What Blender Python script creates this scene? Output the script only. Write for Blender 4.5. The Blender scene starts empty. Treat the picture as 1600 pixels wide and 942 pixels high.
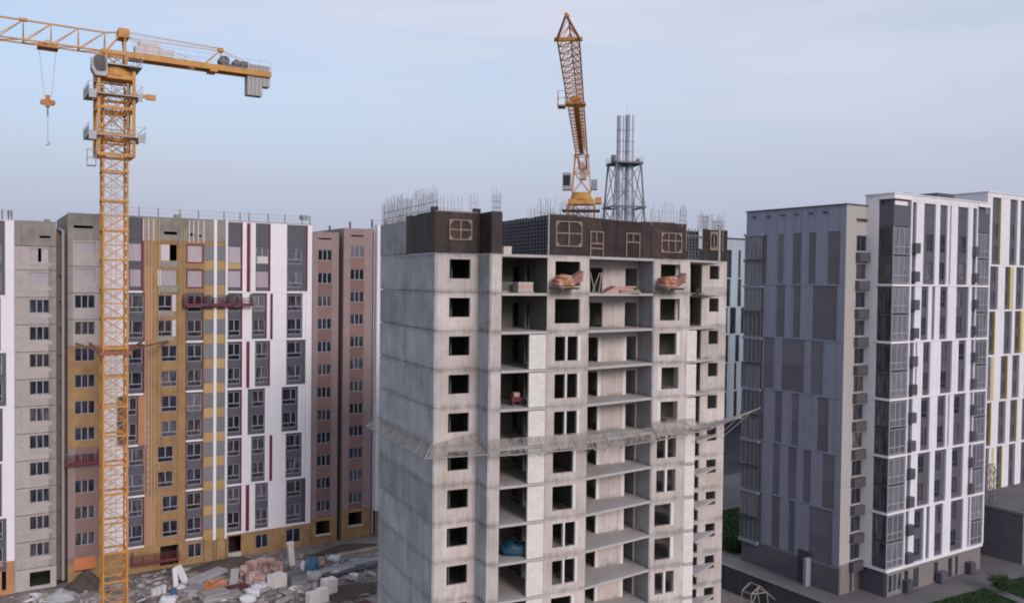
import bpy, math, random
from mathutils import Vector, Matrix
random.seed(7)
R_ = math.radians
scene = bpy.context.scene
col = scene.collection

# ------------------------------------------------------------------ camera
H = 34.85                                   # camera height over the ground
FPX, CX, CY = 1330.5, 800.0, 471.0          # photograph focal length and centre, pixels of 1600x942
PITCH, ROLL = R_(1.375), R_(0.71)
FW = Vector((0, math.cos(PITCH), -math.sin(PITCH)))
U0 = Vector((0, math.sin(PITCH), math.cos(PITCH)))
X0 = Vector((1, 0, 0))
RT = X0 * math.cos(ROLL) + U0 * math.sin(ROLL)
UP = U0 * math.cos(ROLL) - X0 * math.sin(ROLL)
cam = bpy.data.cameras.new('camera')
cam.sensor_width = 36
cam.lens = 36 * FPX / 1600
cam.clip_end = 8000
camo = bpy.data.objects.new('camera', cam)
col.objects.link(camo)
camo.matrix_world = Matrix(((RT.x, UP.x, -FW.x, 0), (RT.y, UP.y, -FW.y, 0), (RT.z, UP.z, -FW.z, H), (0, 0, 0, 1)))
scene.camera = camo

# ------------------------------------------------------------------ light
SUN_AZ, SUN_EL = R_(150), R_(22)
w = bpy.data.worlds.new('World')
scene.world = w
w.use_nodes = True
nt = w.node_tree
nt.nodes.clear()
N = nt.nodes.new
out = N('ShaderNodeOutputWorld')
bg = N('ShaderNodeBackground')
bg.inputs['Strength'].default_value = 0.13
sky = N('ShaderNodeTexSky')
sky.sky_type = 'NISHITA'
sky.sun_disc = False
sky.sun_elevation = SUN_EL
sky.sun_rotation = SUN_AZ
sky.altitude = 200
sky.air_density = 1.0
sky.dust_density = 2.0
sky.ozone_density = 1.6
tc = N('ShaderNodeTexCoord')
mp = N('ShaderNodeMapping')
mp.inputs['Scale'].default_value = (1.0, 1.0, 3.2)
mp.inputs['Location'].default_value = (3.1, 1.2, 0.0)
nz = N('ShaderNodeTexNoise')
nz.inputs['Scale'].default_value = 1.05
nz.inputs['Detail'].default_value = 5
nz.inputs['Roughness'].default_value = 0.55
nz.inputs['Distortion'].default_value = 0.4
rp = N('ShaderNodeValToRGB')
rp.color_ramp.elements[0].position = 0.36
rp.color_ramp.elements[0].color = (0.40, 0.40, 0.40, 1)
rp.color_ramp.elements[1].position = 0.66
rp.color_ramp.elements[1].color = (0.78, 0.78, 0.78, 1)
mx = N('ShaderNodeMix')
mx.data_type = 'RGBA'
mx.inputs['B'].default_value = (4.45, 4.5, 5.1, 1)     # thin high cloud veil
sp_ = N('ShaderNodeSeparateXYZ')
hz_ = N('ShaderNodeMapRange')                            # low haze layer all round the horizon
hz_.interpolation_type = 'SMOOTHSTEP'
hz_.inputs[1].default_value = 0.02
hz_.inputs[2].default_value = 0.27
hz_.inputs[3].default_value = 1.0
hz_.inputs[4].default_value = 0.0
mh = N('ShaderNodeMix')
mh.data_type = 'RGBA'
mh.inputs['B'].default_value = (2.75, 2.95, 3.8, 1)
lk = nt.links.new
lk(tc.outputs['Generated'], mp.inputs['Vector'])
lk(mp.outputs['Vector'], nz.inputs['Vector'])
lk(nz.outputs['Fac'], rp.inputs['Fac'])
mp2 = N('ShaderNodeMapping')
mp2.inputs['Scale'].default_value = (1.0, 1.6, 9.0)
mp2.inputs['Rotation'].default_value = (0.0, 0.12, 0.3)
n2 = N('ShaderNodeTexNoise')
n2.inputs['Scale'].default_value = 2.1
n2.inputs['Detail'].default_value = 7
n2.inputs['Distortion'].default_value = 0.8
mr2 = N('ShaderNodeMapRange')
mr2.inputs[1].default_value = 0.35
mr2.inputs[2].default_value = 0.7
mr2.inputs[3].default_value = -0.07
mr2.inputs[4].default_value = 0.15
ad2 = N('ShaderNodeMath')
ad2.operation = 'ADD'
ad2.use_clamp = True
lk(tc.outputs['Generated'], mp2.inputs['Vector'])
lk(mp2.outputs['Vector'], n2.inputs['Vector'])
lk(n2.outputs['Fac'], mr2.inputs[0])
lk(rp.outputs['Color'], ad2.inputs[0])
lk(mr2.outputs[0], ad2.inputs[1])
lk(ad2.outputs[0], mx.inputs['Factor'])
lk(sky.outputs['Color'], mx.inputs['A'])
lk(tc.outputs['Generated'], sp_.inputs[0])
lk(sp_.outputs['Z'], hz_.inputs[0])
lk(hz_.outputs[0], mh.inputs['Factor'])
lk(mx.outputs['Result'], mh.inputs['A'])
lk(mh.outputs['Result'], bg.inputs['Color'])
lk(bg.outputs['Background'], out.inputs['Surface'])
sun = bpy.data.lights.new('sun', 'SUN')
sun.energy = 1.25
sun.angle = R_(18)
sun.color = (1.0, 0.89, 0.88)
suno = bpy.data.objects.new('sun', sun)
col.objects.link(suno)
sd = Vector((math.sin(SUN_AZ) * math.cos(SUN_EL), math.cos(SUN_AZ) * math.cos(SUN_EL), math.sin(SUN_EL)))
suno.rotation_euler = sd.to_track_quat('Z', 'Y').to_euler()
vs = scene.view_settings
vs.view_transform = 'Standard'
vs.look = 'None'
vs.exposure = 0.35
vs.gamma = 1.0
scene.cycles.filter_width = 1.9

# ------------------------------------------------------------------ helpers: pixels to directions
def ray(x, y):
    return RT * ((x - CX) / FPX) - UP * ((y - CY) / FPX) + FW

def gp(x, y, z=0.0):
    """point of the horizontal plane z seen at photo pixel x, y"""
    r = ray(x, y)
    return Vector((0, 0, H)) + r * ((z - H) / r.z)

def at_depth(x, y, d):
    r = ray(x, y)
    return Vector((0, 0, H)) + r * d

class Frame:
    """a building's own axes: u along the front, v inward, z up"""
    def __init__(s, px, py, yaw):
        s.o = Vector((px, py, 0))
        a = R_(yaw)
        s.e = Vector((math.sin(a), math.cos(a), 0))
        s.n = Vector((-math.cos(a), math.sin(a), 0))
        s.rz = R_(90 - yaw)
    def hit(s, x, y, v=0.0):
        r = ray(x, y)
        c = s.o + s.n * v
        t = c.dot(s.n) / r.dot(s.n)
        q = Vector((0, 0, H)) + r * t
        return (q - s.o).dot(s.e), q.z
    def u(s, x, y=600, v=0.0):
        return s.hit(x, y, v)[0]
    def z(s, x, y, v=0.0):
        return s.hit(x, y, v)[1]
    def hitside(s, x, y, uc):
        r = ray(x, y)
        c = s.o + s.e * uc
        t = c.dot(s.e) / r.dot(s.e)
        q = Vector((0, 0, H)) + r * t
        return (q - s.o).dot(s.n), q.z
    def local(s, p):
        d = p - s.o
        return d.dot(s.e), d.dot(s.n), p.z

# ------------------------------------------------------------------ helpers: meshes
class MB:
    def __init__(s):
        s.v = []
        s.f = []
    def quad(s, a, b, c, d):
        i = len(s.v)
        s.v += [tuple(a), tuple(b), tuple(c), tuple(d)]
        s.f.append((i, i + 1, i + 2, i + 3))
    def poly(s, pts):
        i = len(s.v)
        s.v += [tuple(p) for p in pts]
        s.f.append(tuple(range(i, i + len(pts))))
    def box(s, x0, x1, y0, y1, z0, z1):
        i = len(s.v)
        s.v += [(x0, y0, z0), (x1, y0, z0), (x1, y1, z0), (x0, y1, z0), (x0, y0, z1), (x1, y0, z1), (x1, y1, z1), (x0, y1, z1)]
        s.f += [(i, i + 3, i + 2, i + 1), (i + 4, i + 5, i + 6, i + 7), (i, i + 1, i + 5, i + 4), (i + 1, i + 2, i + 6, i + 5), (i + 2, i + 3, i + 7, i + 6), (i + 3, i, i + 4, i + 7)]
    def bar(s, a, b, r, r2=None, n=4):
        a = Vector(a); b = Vector(b)
        d = (b - a)
        if d.length < 1e-6:
            return
        d.normalize()
        h = Vector((0, 0, 1)) if abs(d.z) < 0.9 else Vector((1, 0, 0))
        x = d.cross(h).normalized()
        y = d.cross(x)
        r2 = r if r2 is None else r2
        i = len(s.v)
        for k in range(n):
            t = 2 * math.pi * (k + .5) / n
            o = x * math.cos(t) + y * math.sin(t)
            s.v.append(tuple(a + o * r)); s.v.append(tuple(b + o * r2))
        for k in range(n):
            j = (k + 1) % n
            s.f.append((i + 2 * k, i + 2 * j, i + 2 * j + 1, i + 2 * k + 1))
        s.f.append(tuple(i + 2 * k for k in reversed(range(n))))
        s.f.append(tuple(i + 2 * k + 1 for k in range(n)))
    def prism(s, pts, z0, z1):
        n = len(pts)
        i = len(s.v)
        s.v += [(p[0], p[1], z0) for p in pts] + [(p[0], p[1], z1) for p in pts]
        s.f.append(tuple(i + k for k in reversed(range(n))))
        s.f.append(tuple(i + n + k for k in range(n)))
        for k in range(n):
            j = (k + 1) % n
            s.f.append((i + k, i + j, i + n + j, i + n + k))
    def wall(s, a0, a1, z0, z1, d0, depth, holes, tf=None, gap=0.0, cols=None, rows=None):
        """a wall slab seen from the front with real openings; tf maps (a, d, z) to x, y, z"""
        tf = tf or (lambda a, d, z: (a, d, z))
        hs = [(max(a0, h[0]), min(a1, h[1]), max(z0, h[2]), min(z1, h[3])) for h in holes]
        hs = [h for h in hs if h[1] - h[0] > .01 and h[3] - h[2] > .01]
        ua = sorted(set([round(a0, 4), round(a1, 4)] + [round(x, 4) for h in hs for x in h[:2]] + [round(c, 4) for c in (cols or []) if a0 < c < a1]))
        za = sorted(set([round(z0, 4), round(z1, 4)] + [round(x, 4) for h in hs for x in h[2:]] + [round(c, 4) for c in (rows or []) if z0 < c < z1]))
        g = gap / 2
        for i in range(len(ua) - 1):
            for j in range(len(za) - 1):
                cu, cz = (ua[i] + ua[i + 1]) / 2, (za[j] + za[j + 1]) / 2
                if any(h[0] < cu < h[1] and h[2] < cz < h[3] for h in hs):
                    continue
                p, q, r, t = ua[i], ua[i + 1], za[j], za[j + 1]
                if g and q - p > 3 * g and t - r > 3 * g:
                    p += g; q -= g; r += g; t -= g
                    k = len(s.v)
                    for d in (d0, d0 + .03):
                        s.v += [tuple(tf(p, d, r)), tuple(tf(q, d, r)), tuple(tf(q, d, t)), tuple(tf(p, d, t))]
                    s.f.append((k, k + 1, k + 2, k + 3))
                    for m in range(4):
                        n_ = (m + 1) % 4
                        s.f.append((k + m, k + 4 + m, k + 4 + n_, k + n_))
                else:
                    s.quad(tf(p, d0, r), tf(q, d0, r), tf(q, d0, t), tf(p, d0, t))
        if g:
            s.wall(a0, a1, z0, z1, d0 + .032, 0, hs, tf)
        if depth:
            for h in hs:
                a, b, c, d = h
                s.quad(tf(a, d0, c), tf(b, d0, c), tf(b, d0 + depth, c), tf(a, d0 + depth, c))
                s.quad(tf(a, d0, d), tf(b, d0, d), tf(b, d0 + depth, d), tf(a, d0 + depth, d))
                s.quad(tf(a, d0, c), tf(a, d0, d), tf(a, d0 + depth, d), tf(a, d0 + depth, c))
                s.quad(tf(b, d0, c), tf(b, d0, d), tf(b, d0 + depth, d), tf(b, d0 + depth, c))
    def mesh(s, name, mat, smooth=False):
        m = bpy.data.meshes.new(name)
        m.from_pydata(s.v, [], s.f)
        if mat:
            m.materials.append(mat)
        if smooth:
            m.polygons.foreach_set('use_smooth', [True] * len(m.polygons))
        m.update()
        return m
    def build(s, name, mat, parent=None, smooth=False, loc=None):
        return put(s.mesh(name, mat, smooth), name, parent, loc)

def put(mesh, name, parent=None, loc=None, rz=None):
    o = bpy.data.objects.new(name, mesh)
    col.objects.link(o)
    o.parent = parent
    if loc is not None:
        o.location = loc
    if rz is not None:
        o.rotation_euler = (0, 0, rz)
    return o

def thing(name, label, cat, loc=(0, 0, 0), rz=0.0, group=None):
    o = bpy.data.objects.new(name, None)
    o.empty_display_size = 0.3
    col.objects.link(o)
    o.location = loc
    o.rotation_euler = (0, 0, rz)
    return tag(o, label, cat, group)

def tag(o, label, cat, group=None):
    o['label'] = label
    o['category'] = cat
    if group:
        o['group'] = group
    return o

def struct(o):
    o['kind'] = 'structure'
    return o

def tf_side(uc):
    return lambda a, d, z: (uc + d, a, z)

# ------------------------------------------------------------------ materials
def mat(name, c, rough=.8, metal=0.0, var=.12, scale=.6, streak=0.0, bump=0.0, bscale=6.0, jitter=0.0, spec=.3, c2=None, c2scale=.35, c2lo=.45, c2hi=.65, fine=.05, band=None, drip=0.0):
    m = bpy.data.materials.new(name)
    m.use_nodes = True
    t = m.node_tree
    t.nodes.clear()
    n = t.nodes.new
    l = t.links.new
    o = n('ShaderNodeOutputMaterial')
    b = n('ShaderNodeBsdfPrincipled')
    l(b.outputs[0], o.inputs[0])
    b.inputs['Roughness'].default_value = rough
    b.inputs['Metallic'].default_value = metal
    b.inputs['Specular IOR Level'].default_value = spec
    co = n('ShaderNodeTexCoord')
    def noise(sc, detail=4, stretch=None, rgh=.55):
        q = n('ShaderNodeTexNoise')
        q.inputs['Scale'].default_value = sc
        q.inputs['Detail'].default_value = detail
        q.inputs['Roughness'].default_value = rgh
        if stretch:
            mm = n('ShaderNodeMapping')
            mm.inputs['Scale'].default_value = stretch
            l(co.outputs['Object'], mm.inputs['Vector'])
            l(mm.outputs[0], q.inputs['Vector'])
        else:
            l(co.outputs['Object'], q.inputs['Vector'])
        return q.outputs['Fac']
    def mult(cs, fac, amt):
        # cs * (1 + amt*(fac-0.5)*2)
        mr = n('ShaderNodeMapRange')
        mr.inputs[1].default_value = .25
        mr.inputs[2].default_value = .75
        mr.inputs[3].default_value = 1 - amt
        mr.inputs[4].default_value = 1 + amt
        l(fac, mr.inputs[0])
        mu = n('ShaderNodeVectorMath')
        mu.operation = 'SCALE'
        l(cs, mu.inputs[0])
        l(mr.outputs[0], mu.inputs['Scale'])
        return mu.outputs[0]
    rgb = n('ShaderNodeRGB')
    rgb.outputs[0].default_value = (*c, 1)
    cs = rgb.outputs[0]
    if c2:
        r = n('ShaderNodeValToRGB')
        r.color_ramp.elements[0].position = c2lo
        r.color_ramp.elements[1].position = c2hi
        l(noise(c2scale, 6), r.inputs[0])
        x = n('ShaderNodeMix')
        x.data_type = 'RGBA'
        x.inputs['B'].default_value = (*c2, 1)
        l(r.outputs[0], x.inputs['Factor'])
        l(cs, x.inputs['A'])
        cs = x.outputs['Result']
    if var:
        cs = mult(cs, noise(scale, 5), var)
    if fine:
        cs = mult(cs, noise(scale * 9, 3), fine)
    if streak:
        cs = mult(cs, noise(1.0, 4, (3.0, 3.0, .12)), streak)
    if jitter:
        oi = n('ShaderNodeObjectInfo')
        cs = mult(cs, oi.outputs['Random'], jitter)
    if drip:
        d2 = n('ShaderNodeMapRange'); d2.interpolation_type = 'SMOOTHSTEP'
        d2.inputs[1].default_value = .56; d2.inputs[2].default_value = .70; d2.inputs[3].default_value = 1; d2.inputs[4].default_value = 1 - drip
        l(noise(1.0, 5, (5.5, 5.5, .45), .7), d2.inputs[0])
        d3 = n('ShaderNodeVectorMath'); d3.operation = 'SCALE'
        l(cs, d3.inputs[0]); l(d2.outputs[0], d3.inputs['Scale'])
        cs = d3.outputs[0]
        r3 = n('ShaderNodeMapRange'); r3.interpolation_type = 'SMOOTHSTEP'
        r3.inputs[1].default_value = .66; r3.inputs[2].default_value = .76
        l(noise(1.0, 4, (2.3, 2.3, .8), .6), r3.inputs[0])
        x3 = n('ShaderNodeMix'); x3.data_type = 'RGBA'
        x3.inputs['B'].default_value = (c[0] * .78, c[1] * .62, c[2] * .48, 1)
        l(r3.outputs[0], x3.inputs['Factor']); l(cs, x3.inputs['A'])
        cs = x3.outputs['Result']
    if band:
        per, off, wid, amt = band
        sx = n('ShaderNodeSeparateXYZ')
        l(co.outputs['Object'], sx.inputs[0])
        wob = n('ShaderNodeMath'); wob.operation = 'MULTIPLY_ADD'
        wob.inputs[1].default_value = .35; wob.inputs[2].default_value = -off - .17
        l(noise(1.3, 5), wob.inputs[0])
        ad = n('ShaderNodeMath'); ad.operation = 'ADD'
        l(sx.outputs['Z'], ad.inputs[0]); l(wob.outputs[0], ad.inputs[1])
        pp_ = n('ShaderNodeMath'); pp_.operation = 'PINGPONG'; pp_.inputs[1].default_value = per / 2
        l(ad.outputs[0], pp_.inputs[0])
        m1_ = n('ShaderNodeMapRange'); m1_.interpolation_type = 'SMOOTHSTEP'
        m1_.inputs[1].default_value = 0; m1_.inputs[2].default_value = wid; m1_.inputs[3].default_value = 1; m1_.inputs[4].default_value = 0
        l(pp_.outputs[0], m1_.inputs[0])
        m2_ = n('ShaderNodeMapRange'); m2_.inputs[1].default_value = .38; m2_.inputs[2].default_value = .62
        l(noise(.9, 6, (1, 1, .35), .65), m2_.inputs[0])
        m3_ = n('ShaderNodeMath'); m3_.operation = 'MULTIPLY'
        l(m1_.outputs[0], m3_.inputs[0]); l(m2_.outputs[0], m3_.inputs[1])
        m4_ = n('ShaderNodeMath'); m4_.operation = 'MULTIPLY_ADD'; m4_.inputs[1].default_value = -amt; m4_.inputs[2].default_value = 1
        l(m3_.outputs[0], m4_.inputs[0])
        mu_ = n('ShaderNodeVectorMath'); mu_.operation = 'SCALE'
        l(cs, mu_.inputs[0]); l(m4_.outputs[0], mu_.inputs['Scale'])
        cs = mu_.outputs[0]
    l(cs, b.inputs['Base Color'])
    if bump:
        bp = n('ShaderNodeBump')
        bp.inputs['Strength'].default_value = bump
        bp.inputs['Distance'].default_value = .05
        l(noise(bscale, 4), bp.inputs['Height'])
        l(bp.outputs[0], b.inputs['Normal'])
    return m

M = {}
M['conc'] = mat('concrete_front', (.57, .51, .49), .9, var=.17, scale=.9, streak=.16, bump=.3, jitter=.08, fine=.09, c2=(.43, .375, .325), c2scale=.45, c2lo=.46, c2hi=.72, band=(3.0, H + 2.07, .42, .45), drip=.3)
M['conc_side'] = mat('concrete_side', (.40, .405, .435), .9, var=.14, scale=.5, streak=.17, bump=.25, jitter=.12, fine=.07, c2=(.30, .315, .30), c2scale=.35, c2lo=.42, c2hi=.7, band=(3.0, H + 2.07, .40, .5), drip=.26)  # front concrete again, shade of the side walls put in as darker, bluer colour
M['conc_new'] = mat('concrete_slab', (.46, .43, .42), .9, var=.12, scale=.8, bump=.2)
M['conc_in'] = mat('concrete_inside_shaded', (.15, .147, .135), .9, var=.15, scale=.8)  # darkened concrete: the shade of the open rooms is in the colour
M['block'] = mat('aerated_block', (.73, .69, .665), .9, var=.06, scale=1.2, jitter=.035, bump=.15)
M['mortar'] = mat('mortar', (.62, .58, .555), .95, var=.1)
M['ply'] = mat('plywood_film', (.050, .032, .030), .55, var=.3, scale=1.2, streak=.3, jitter=.2, c2=(.035, .025, .024), c2scale=.9)
M['ply_dark'] = mat('plywood_film_dark', (.035, .028, .026), .6, var=.3, scale=1.0, streak=.25, jitter=.15)
M['steel_grid'] = mat('formwork_steel', (.16, .17, .21), .5, .4, var=.2)
M['batten'] = mat('batten_wood', (.28, .21, .165), .75, var=.15, scale=2)
M['rebar'] = mat('rebar', (.16, .105, .09), .75, .2, var=.2)
M['net'] = None
M['pole'] = mat('galvanised_pole', (.40, .38, .36), .55, .4, var=.15)
M['white'] = mat('white_cladding', (.80, .775, .81), .55, var=.035, scale=.5, fine=.015, jitter=.02)
M['dark'] = mat('dark_grey_cladding', (.105, .105, .125), .55, var=.08, scale=.7, jitter=.06)
M['grey_tile'] = mat('mid_grey_cladding', (.185, .20, .215), .6, var=.06, scale=.8, jitter=.06)
M['red'] = mat('crimson_strip', (.155, .02, .045), .5, var=.08)
M['beige'] = mat('beige_panel', (.43, .385, .375), .9, var=.1, scale=1.2, bump=.3, jitter=.05, fine=.1)
M['attic'] = mat('attic_concrete', (.30, .275, .255), .9, var=.15, scale=.9, streak=.15, c2=(.23, .21, .195))
M['ochre'] = mat('ochre_wool', (.37, .24, .112), .95, var=.14, scale=.8, fine=.12, c2=(.31, .185, .10), c2scale=.55, c2lo=.42, c2hi=.62, bump=.2)
M['orange'] = mat('orange_wool', (.45, .235, .125), .95, var=.12, scale=.8, fine=.1, bump=.2)
M['rail_o'] = mat('facade_rail', (.50, .36, .29), .6, .1, var=.12)
M['rail_w'] = mat('facade_rail_pale', (.62, .58, .56), .5, .1, var=.1)
M['yellow_tile'] = mat('mustard_cladding', (.45, .31, .14), .7, var=.08, jitter=.1)
M['brick'] = mat('pink_brick', (.30, .222, .218), .9, var=.1, scale=1.0, fine=.16, bump=.3, jitter=.05)
M['brick_red'] = mat('red_brick', (.24, .145, .135), .9, var=.1, scale=1.0, fine=.18, bump=.3, jitter=.12)
M['brick_brown'] = mat('brown_brick', (.245, .165, .140), .9, var=.1, scale=1.0, fine=.16, bump=.3)
M['film'] = mat('window_film', (.44, .38, .42), .35, var=.1, scale=1.2, jitter=.08)
M['film_w'] = mat('white_render', (.60, .57, .58), .7, var=.06)
M['frame_w'] = mat('white_window_frame', (.36, .36, .40), .45, var=.04)
M['frame_d'] = mat('dark_window_frame', (.10, .105, .12), .45, var=.06)
M['void'] = mat('dark_room', (.05, .045, .045), .9, var=.2)  # room darkness put into the colour of shell slabs and partitions
M['roof'] = mat('roof_felt', (.11, .11, .115), .9, var=.2)
M['metal'] = mat('grey_metal', (.30, .31, .33), .45, .5, var=.12)
M['metal_d'] = mat('dark_metal', (.10, .10, .115), .5, .4, var=.12)
M['crane'] = mat('crane_yellow', (.56, .275, .070), .5, var=.2, c2=(.42, .21, .08), c2scale=.8, c2lo=.55, c2hi=.75, scale=.9, jitter=.05)
M['crane_r'] = mat('crane_orange', (.47, .195, .060), .6, var=.2, scale=.9, jitter=.06)
M['crane_g'] = mat('crane_grey', (.34, .34, .36), .5, .2, var=.1)
M['crane_w'] = mat('crane_ballast', (.42, .40, .39), .8, var=.1, streak=.12)
M['cable'] = mat('steel_cable', (.14, .14, .15), .5, .3, var=0, fine=0)
M['stack'] = mat('stack_steel', (.40, .43, .52), .4, .3, var=.08, streak=.1)
M['gclad'] = mat('blue_grey_tiles', (.27, .285, .365), .6, var=.05, scale=.5, fine=.05)
M['gclad_d'] = mat('plum_grey_tiles', (.152, .147, .175), .65, var=.08, scale=.6, fine=.06, jitter=.10)
M['gbase'] = mat('plinth_tiles', (.135, .125, .145), .7, var=.1, scale=.8, fine=.08)
M['plinth'] = mat('stone_plinth', (.22, .195, .19), .7, var=.1, scale=.8, fine=.08)
M['cream'] = mat('cream_tiles', (.43, .40, .385), .7, var=.05)
M['acbox'] = mat('ac_basket', (.125, .125, .14), .5, .3, var=.08, jitter=.1)
M['yellow_y'] = mat('lemon_reveal', (.60, .50, .22), .6, var=.06)
M['asphalt'] = mat('asphalt', (.060, .058, .065), .9, var=.2, scale=.15, fine=.15, c2=(.085, .08, .085), c2scale=.06)
M['pave'] = mat('paving', (.155, .145, .150), .9, var=.12, scale=.2, fine=.08)
M['kerb'] = mat('kerb_stone', (.22, .21, .21), .9, var=.1)
M['dirt'] = mat('yard_mud', (.16, .135, .125), .95, var=.3, scale=.12, fine=.25, bump=.6, bscale=1.5, c2=(.27, .24, .225), c2scale=.09, c2lo=.42, c2hi=.62)
M['earth'] = mat('earth', (.085, .070, .060), .95, var=.25, scale=.4, fine=.2, bump=.8, bscale=2)
M['grass'] = mat('lawn', (.036, .082, .028), .95, var=.3, scale=.4, fine=.3, bump=.8, bscale=9)
M['leaf'] = mat('leaf', (.036, .07, .026), .8, var=.3, scale=3)
M['ground'] = mat('far_ground', (.075, .078, .065), .95, var=.3, scale=.02, fine=.2, c2=(.05, .065, .035), c2scale=.01)
M['hoard'] = mat('hoarding_sheet', (.060, .062, .070), .6, var=.12, scale=.6, jitter=.15)
M['cradle'] = mat('cradle_red', (.15, .032, .045), .55, var=.15)
M['tie'] = mat('tie_rust', (.30, .12, .07), .6, var=.15)
M['sack_r'] = mat('red_sack', (.44, .16, .12), .85, var=.25, scale=1.6, c2=(.50, .30, .16), c2scale=.7, bump=.5)
M['sack_p'] = mat('pink_board', (.52, .33, .29), .85, var=.15, scale=1.5, bump=.3)
M['sack_w'] = mat('white_bag', (.66, .66, .69), .7, var=.08, bump=.5, bscale=4)
M['wood'] = mat('timber', (.36, .29, .22), .85, var=.2, scale=2, jitter=.15)
M['blue'] = mat('blue_tarp', (.06, .15, .27), .5, var=.2, bump=.4)
M['teal'] = mat('teal_tarp', (.022, .075, .12), .5, var=.2, bump=.4)
M['bricks_p'] = mat('brick_pallet', (.45, .30, .275), .9, var=.15, scale=2, jitter=.3)
M['panel_g'] = mat('grey_slab', (.36, .35, .355), .9, var=.1, jitter=.2)
M['maroon'] = mat('maroon_sheet', (.12, .03, .045), .6, var=.15)
M['orange_s'] = mat('orange_sheet', (.58, .20, .085), .7, var=.1)

def glassmat(name, c, rough=.06, jit=.45, lo=.55, hi=2.4):
    m = bpy.data.materials.new(name)
    m.use_nodes = True
    t = m.node_tree
    b = t.nodes['Principled BSDF']
    n = t.nodes.new
    l = t.links.new
    oi = n('ShaderNodeObjectInfo')
    co = n('ShaderNodeTexCoord')
    mp_ = n('ShaderNodeMapping')
    mp_.inputs['Scale'].default_value = (3.2, 1, .5)
    nz_ = n('ShaderNodeTexNoise')
    nz_.noise_dimensions = '4D'
    nz_.inputs['Scale'].default_value = 1.0
    mw = n('ShaderNodeMath')
    mw.operation = 'MULTIPLY'
    mw.inputs[1].default_value = 40
    l(oi.outputs['Random'], mw.inputs[0])
    l(mw.outputs[0], nz_.inputs['W'])
    l(co.outputs['Object'], mp_.inputs['Vector'])
    l(mp_.outputs[0], nz_.inputs['Vector'])
    r = n('ShaderNodeValToRGB')
    r.color_ramp.elements[0].position = .42
    r.color_ramp.elements[0].color = (*[x * lo for x in c], 1)
    r.color_ramp.elements[1].position = .75
    r.color_ramp.elements[1].color = (*[x * hi for x in c], 1)
    l(nz_.outputs['Fac'], r.inputs[0])
    mr = n('ShaderNodeMapRange')
    mr.inputs[3].default_value = 1 - jit
    mr.inputs[4].default_value = 1 + jit
    l(oi.outputs['Random'], mr.inputs[0])
    sc = n('ShaderNodeVectorMath')
    sc.operation = 'SCALE'
    l(r.outputs[0], sc.inputs[0])
    l(mr.outputs[0], sc.inputs['Scale'])
    l(sc.outputs[0], b.inputs['Base Color'])
    b.inputs['Roughness'].default_value = rough
    b.inputs['Specular IOR Level'].default_value = .45
    return m
M['glass'] = glassmat('window_glass', (.028, .030, .044))
M['glass_b'] = glassmat('window_glass_lighter', (.066, .060, .070))  # lighter base colour than the plain panes, for variety
M['glass_l'] = glassmat('loggia_glass', (.165, .165, .20), .08, .3, .8, 1.35)  # pale base colour stands in for sky reflected in the panes

M['glass_c'] = glassmat('window_glass_filmed', (.13, .125, .15), .15, .35, .8, 1.5)

def netmat():
    m = bpy.data.materials.new('debris_net')
    m.use_nodes = True
    t = m.node_tree
    t.nodes.clear()
    n = t.nodes.new
    l = t.links.new
    o = n('ShaderNodeOutputMaterial')
    mixs = n('ShaderNodeMixShader')
    tr = n('ShaderNodeBsdfTransparent')
    df = n('ShaderNodeBsdfDiffuse')
    df.inputs['Color'].default_value = (.37, .335, .31, 1)
    co = n('ShaderNodeTexCoord')
    nz_ = n('ShaderNodeTexNoise')
    nz_.inputs['Scale'].default_value = 2.2
    nz_.inputs['Detail'].default_value = 8
    l(co.outputs['Object'], nz_.inputs['Vector'])
    mr = n('ShaderNodeMapRange')
    mr.inputs[1].default_value = .3
    mr.inputs[2].default_value = .7
    mr.inputs[3].default_value = .10
    mr.inputs[4].default_value = .66
    l(nz_.outputs['Fac'], mr.inputs[0])
    l(mr.outputs[0], mixs.inputs[0])
    l(tr.outputs[0], mixs.inputs[1])
    l(df.outputs[0], mixs.inputs[2])
    l(mixs.outputs[0], o.inputs[0])
    return m
M['net'] = netmat()

# ------------------------------------------------------------------ shared parts
_wc = {}
def window(parent, u0, u1, z0, z1, v, kind='two', glass='glass', frame='frame_w', tf=None, name='window'):
    """framed window as a part, its glass a sub-part; kind sets mullions"""
    wd, ht = round(u1 - u0, 2), round(z1 - z0, 2)
    side = tf is not None
    key = (wd, ht, kind, glass, frame)
    if key not in _wc:
        b = MB()
        t = .07
        b.box(0, t, 0, .07, 0, ht); b.box(wd - t, wd, 0, .07, 0, ht)
        b.box(t, wd - t, 0, .07, 0, t); b.box(t, wd - t, 0, .07, ht - t, ht)
        ms = {'two': [.5], 'three': [.345, .655], 'left': [.24], 'right': [.62], 'one': [], 'four': [.25, .5, .75]}[kind.split('+')[0]]
        zs = t
        if '+t' in kind:                      # solid-looking lower light under a transom
            zt = ht * .27
            b.box(t, wd - t, 0, .07, zt, zt + .09)
            zs = zt
        for q in ms:
            b.box(wd * q - .05, wd * q + .05, .003, .067, t if '+m' in kind else zs, ht - t)
        g = MB()
        g.quad((.03, .045, .03), (wd - .03, .045, .03), (wd - .03, .045, ht - .03), (.03, .045, ht - .03))
        _wc[key] = (b.mesh(name, M[frame]), g.mesh('pane', M[glass]))
    a, g = _wc[key]
    if side:
        o = put(a, name, parent, (v, u0, z0), R_(90))
        o.scale = (1, -1, 1)
    else:
        o = put(a, name, parent, (u0, v, z0))
    q = put(g, 'pane', o)
    q.rotation_euler = (0, 0, random.uniform(-.011, .011))
    return o

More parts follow.
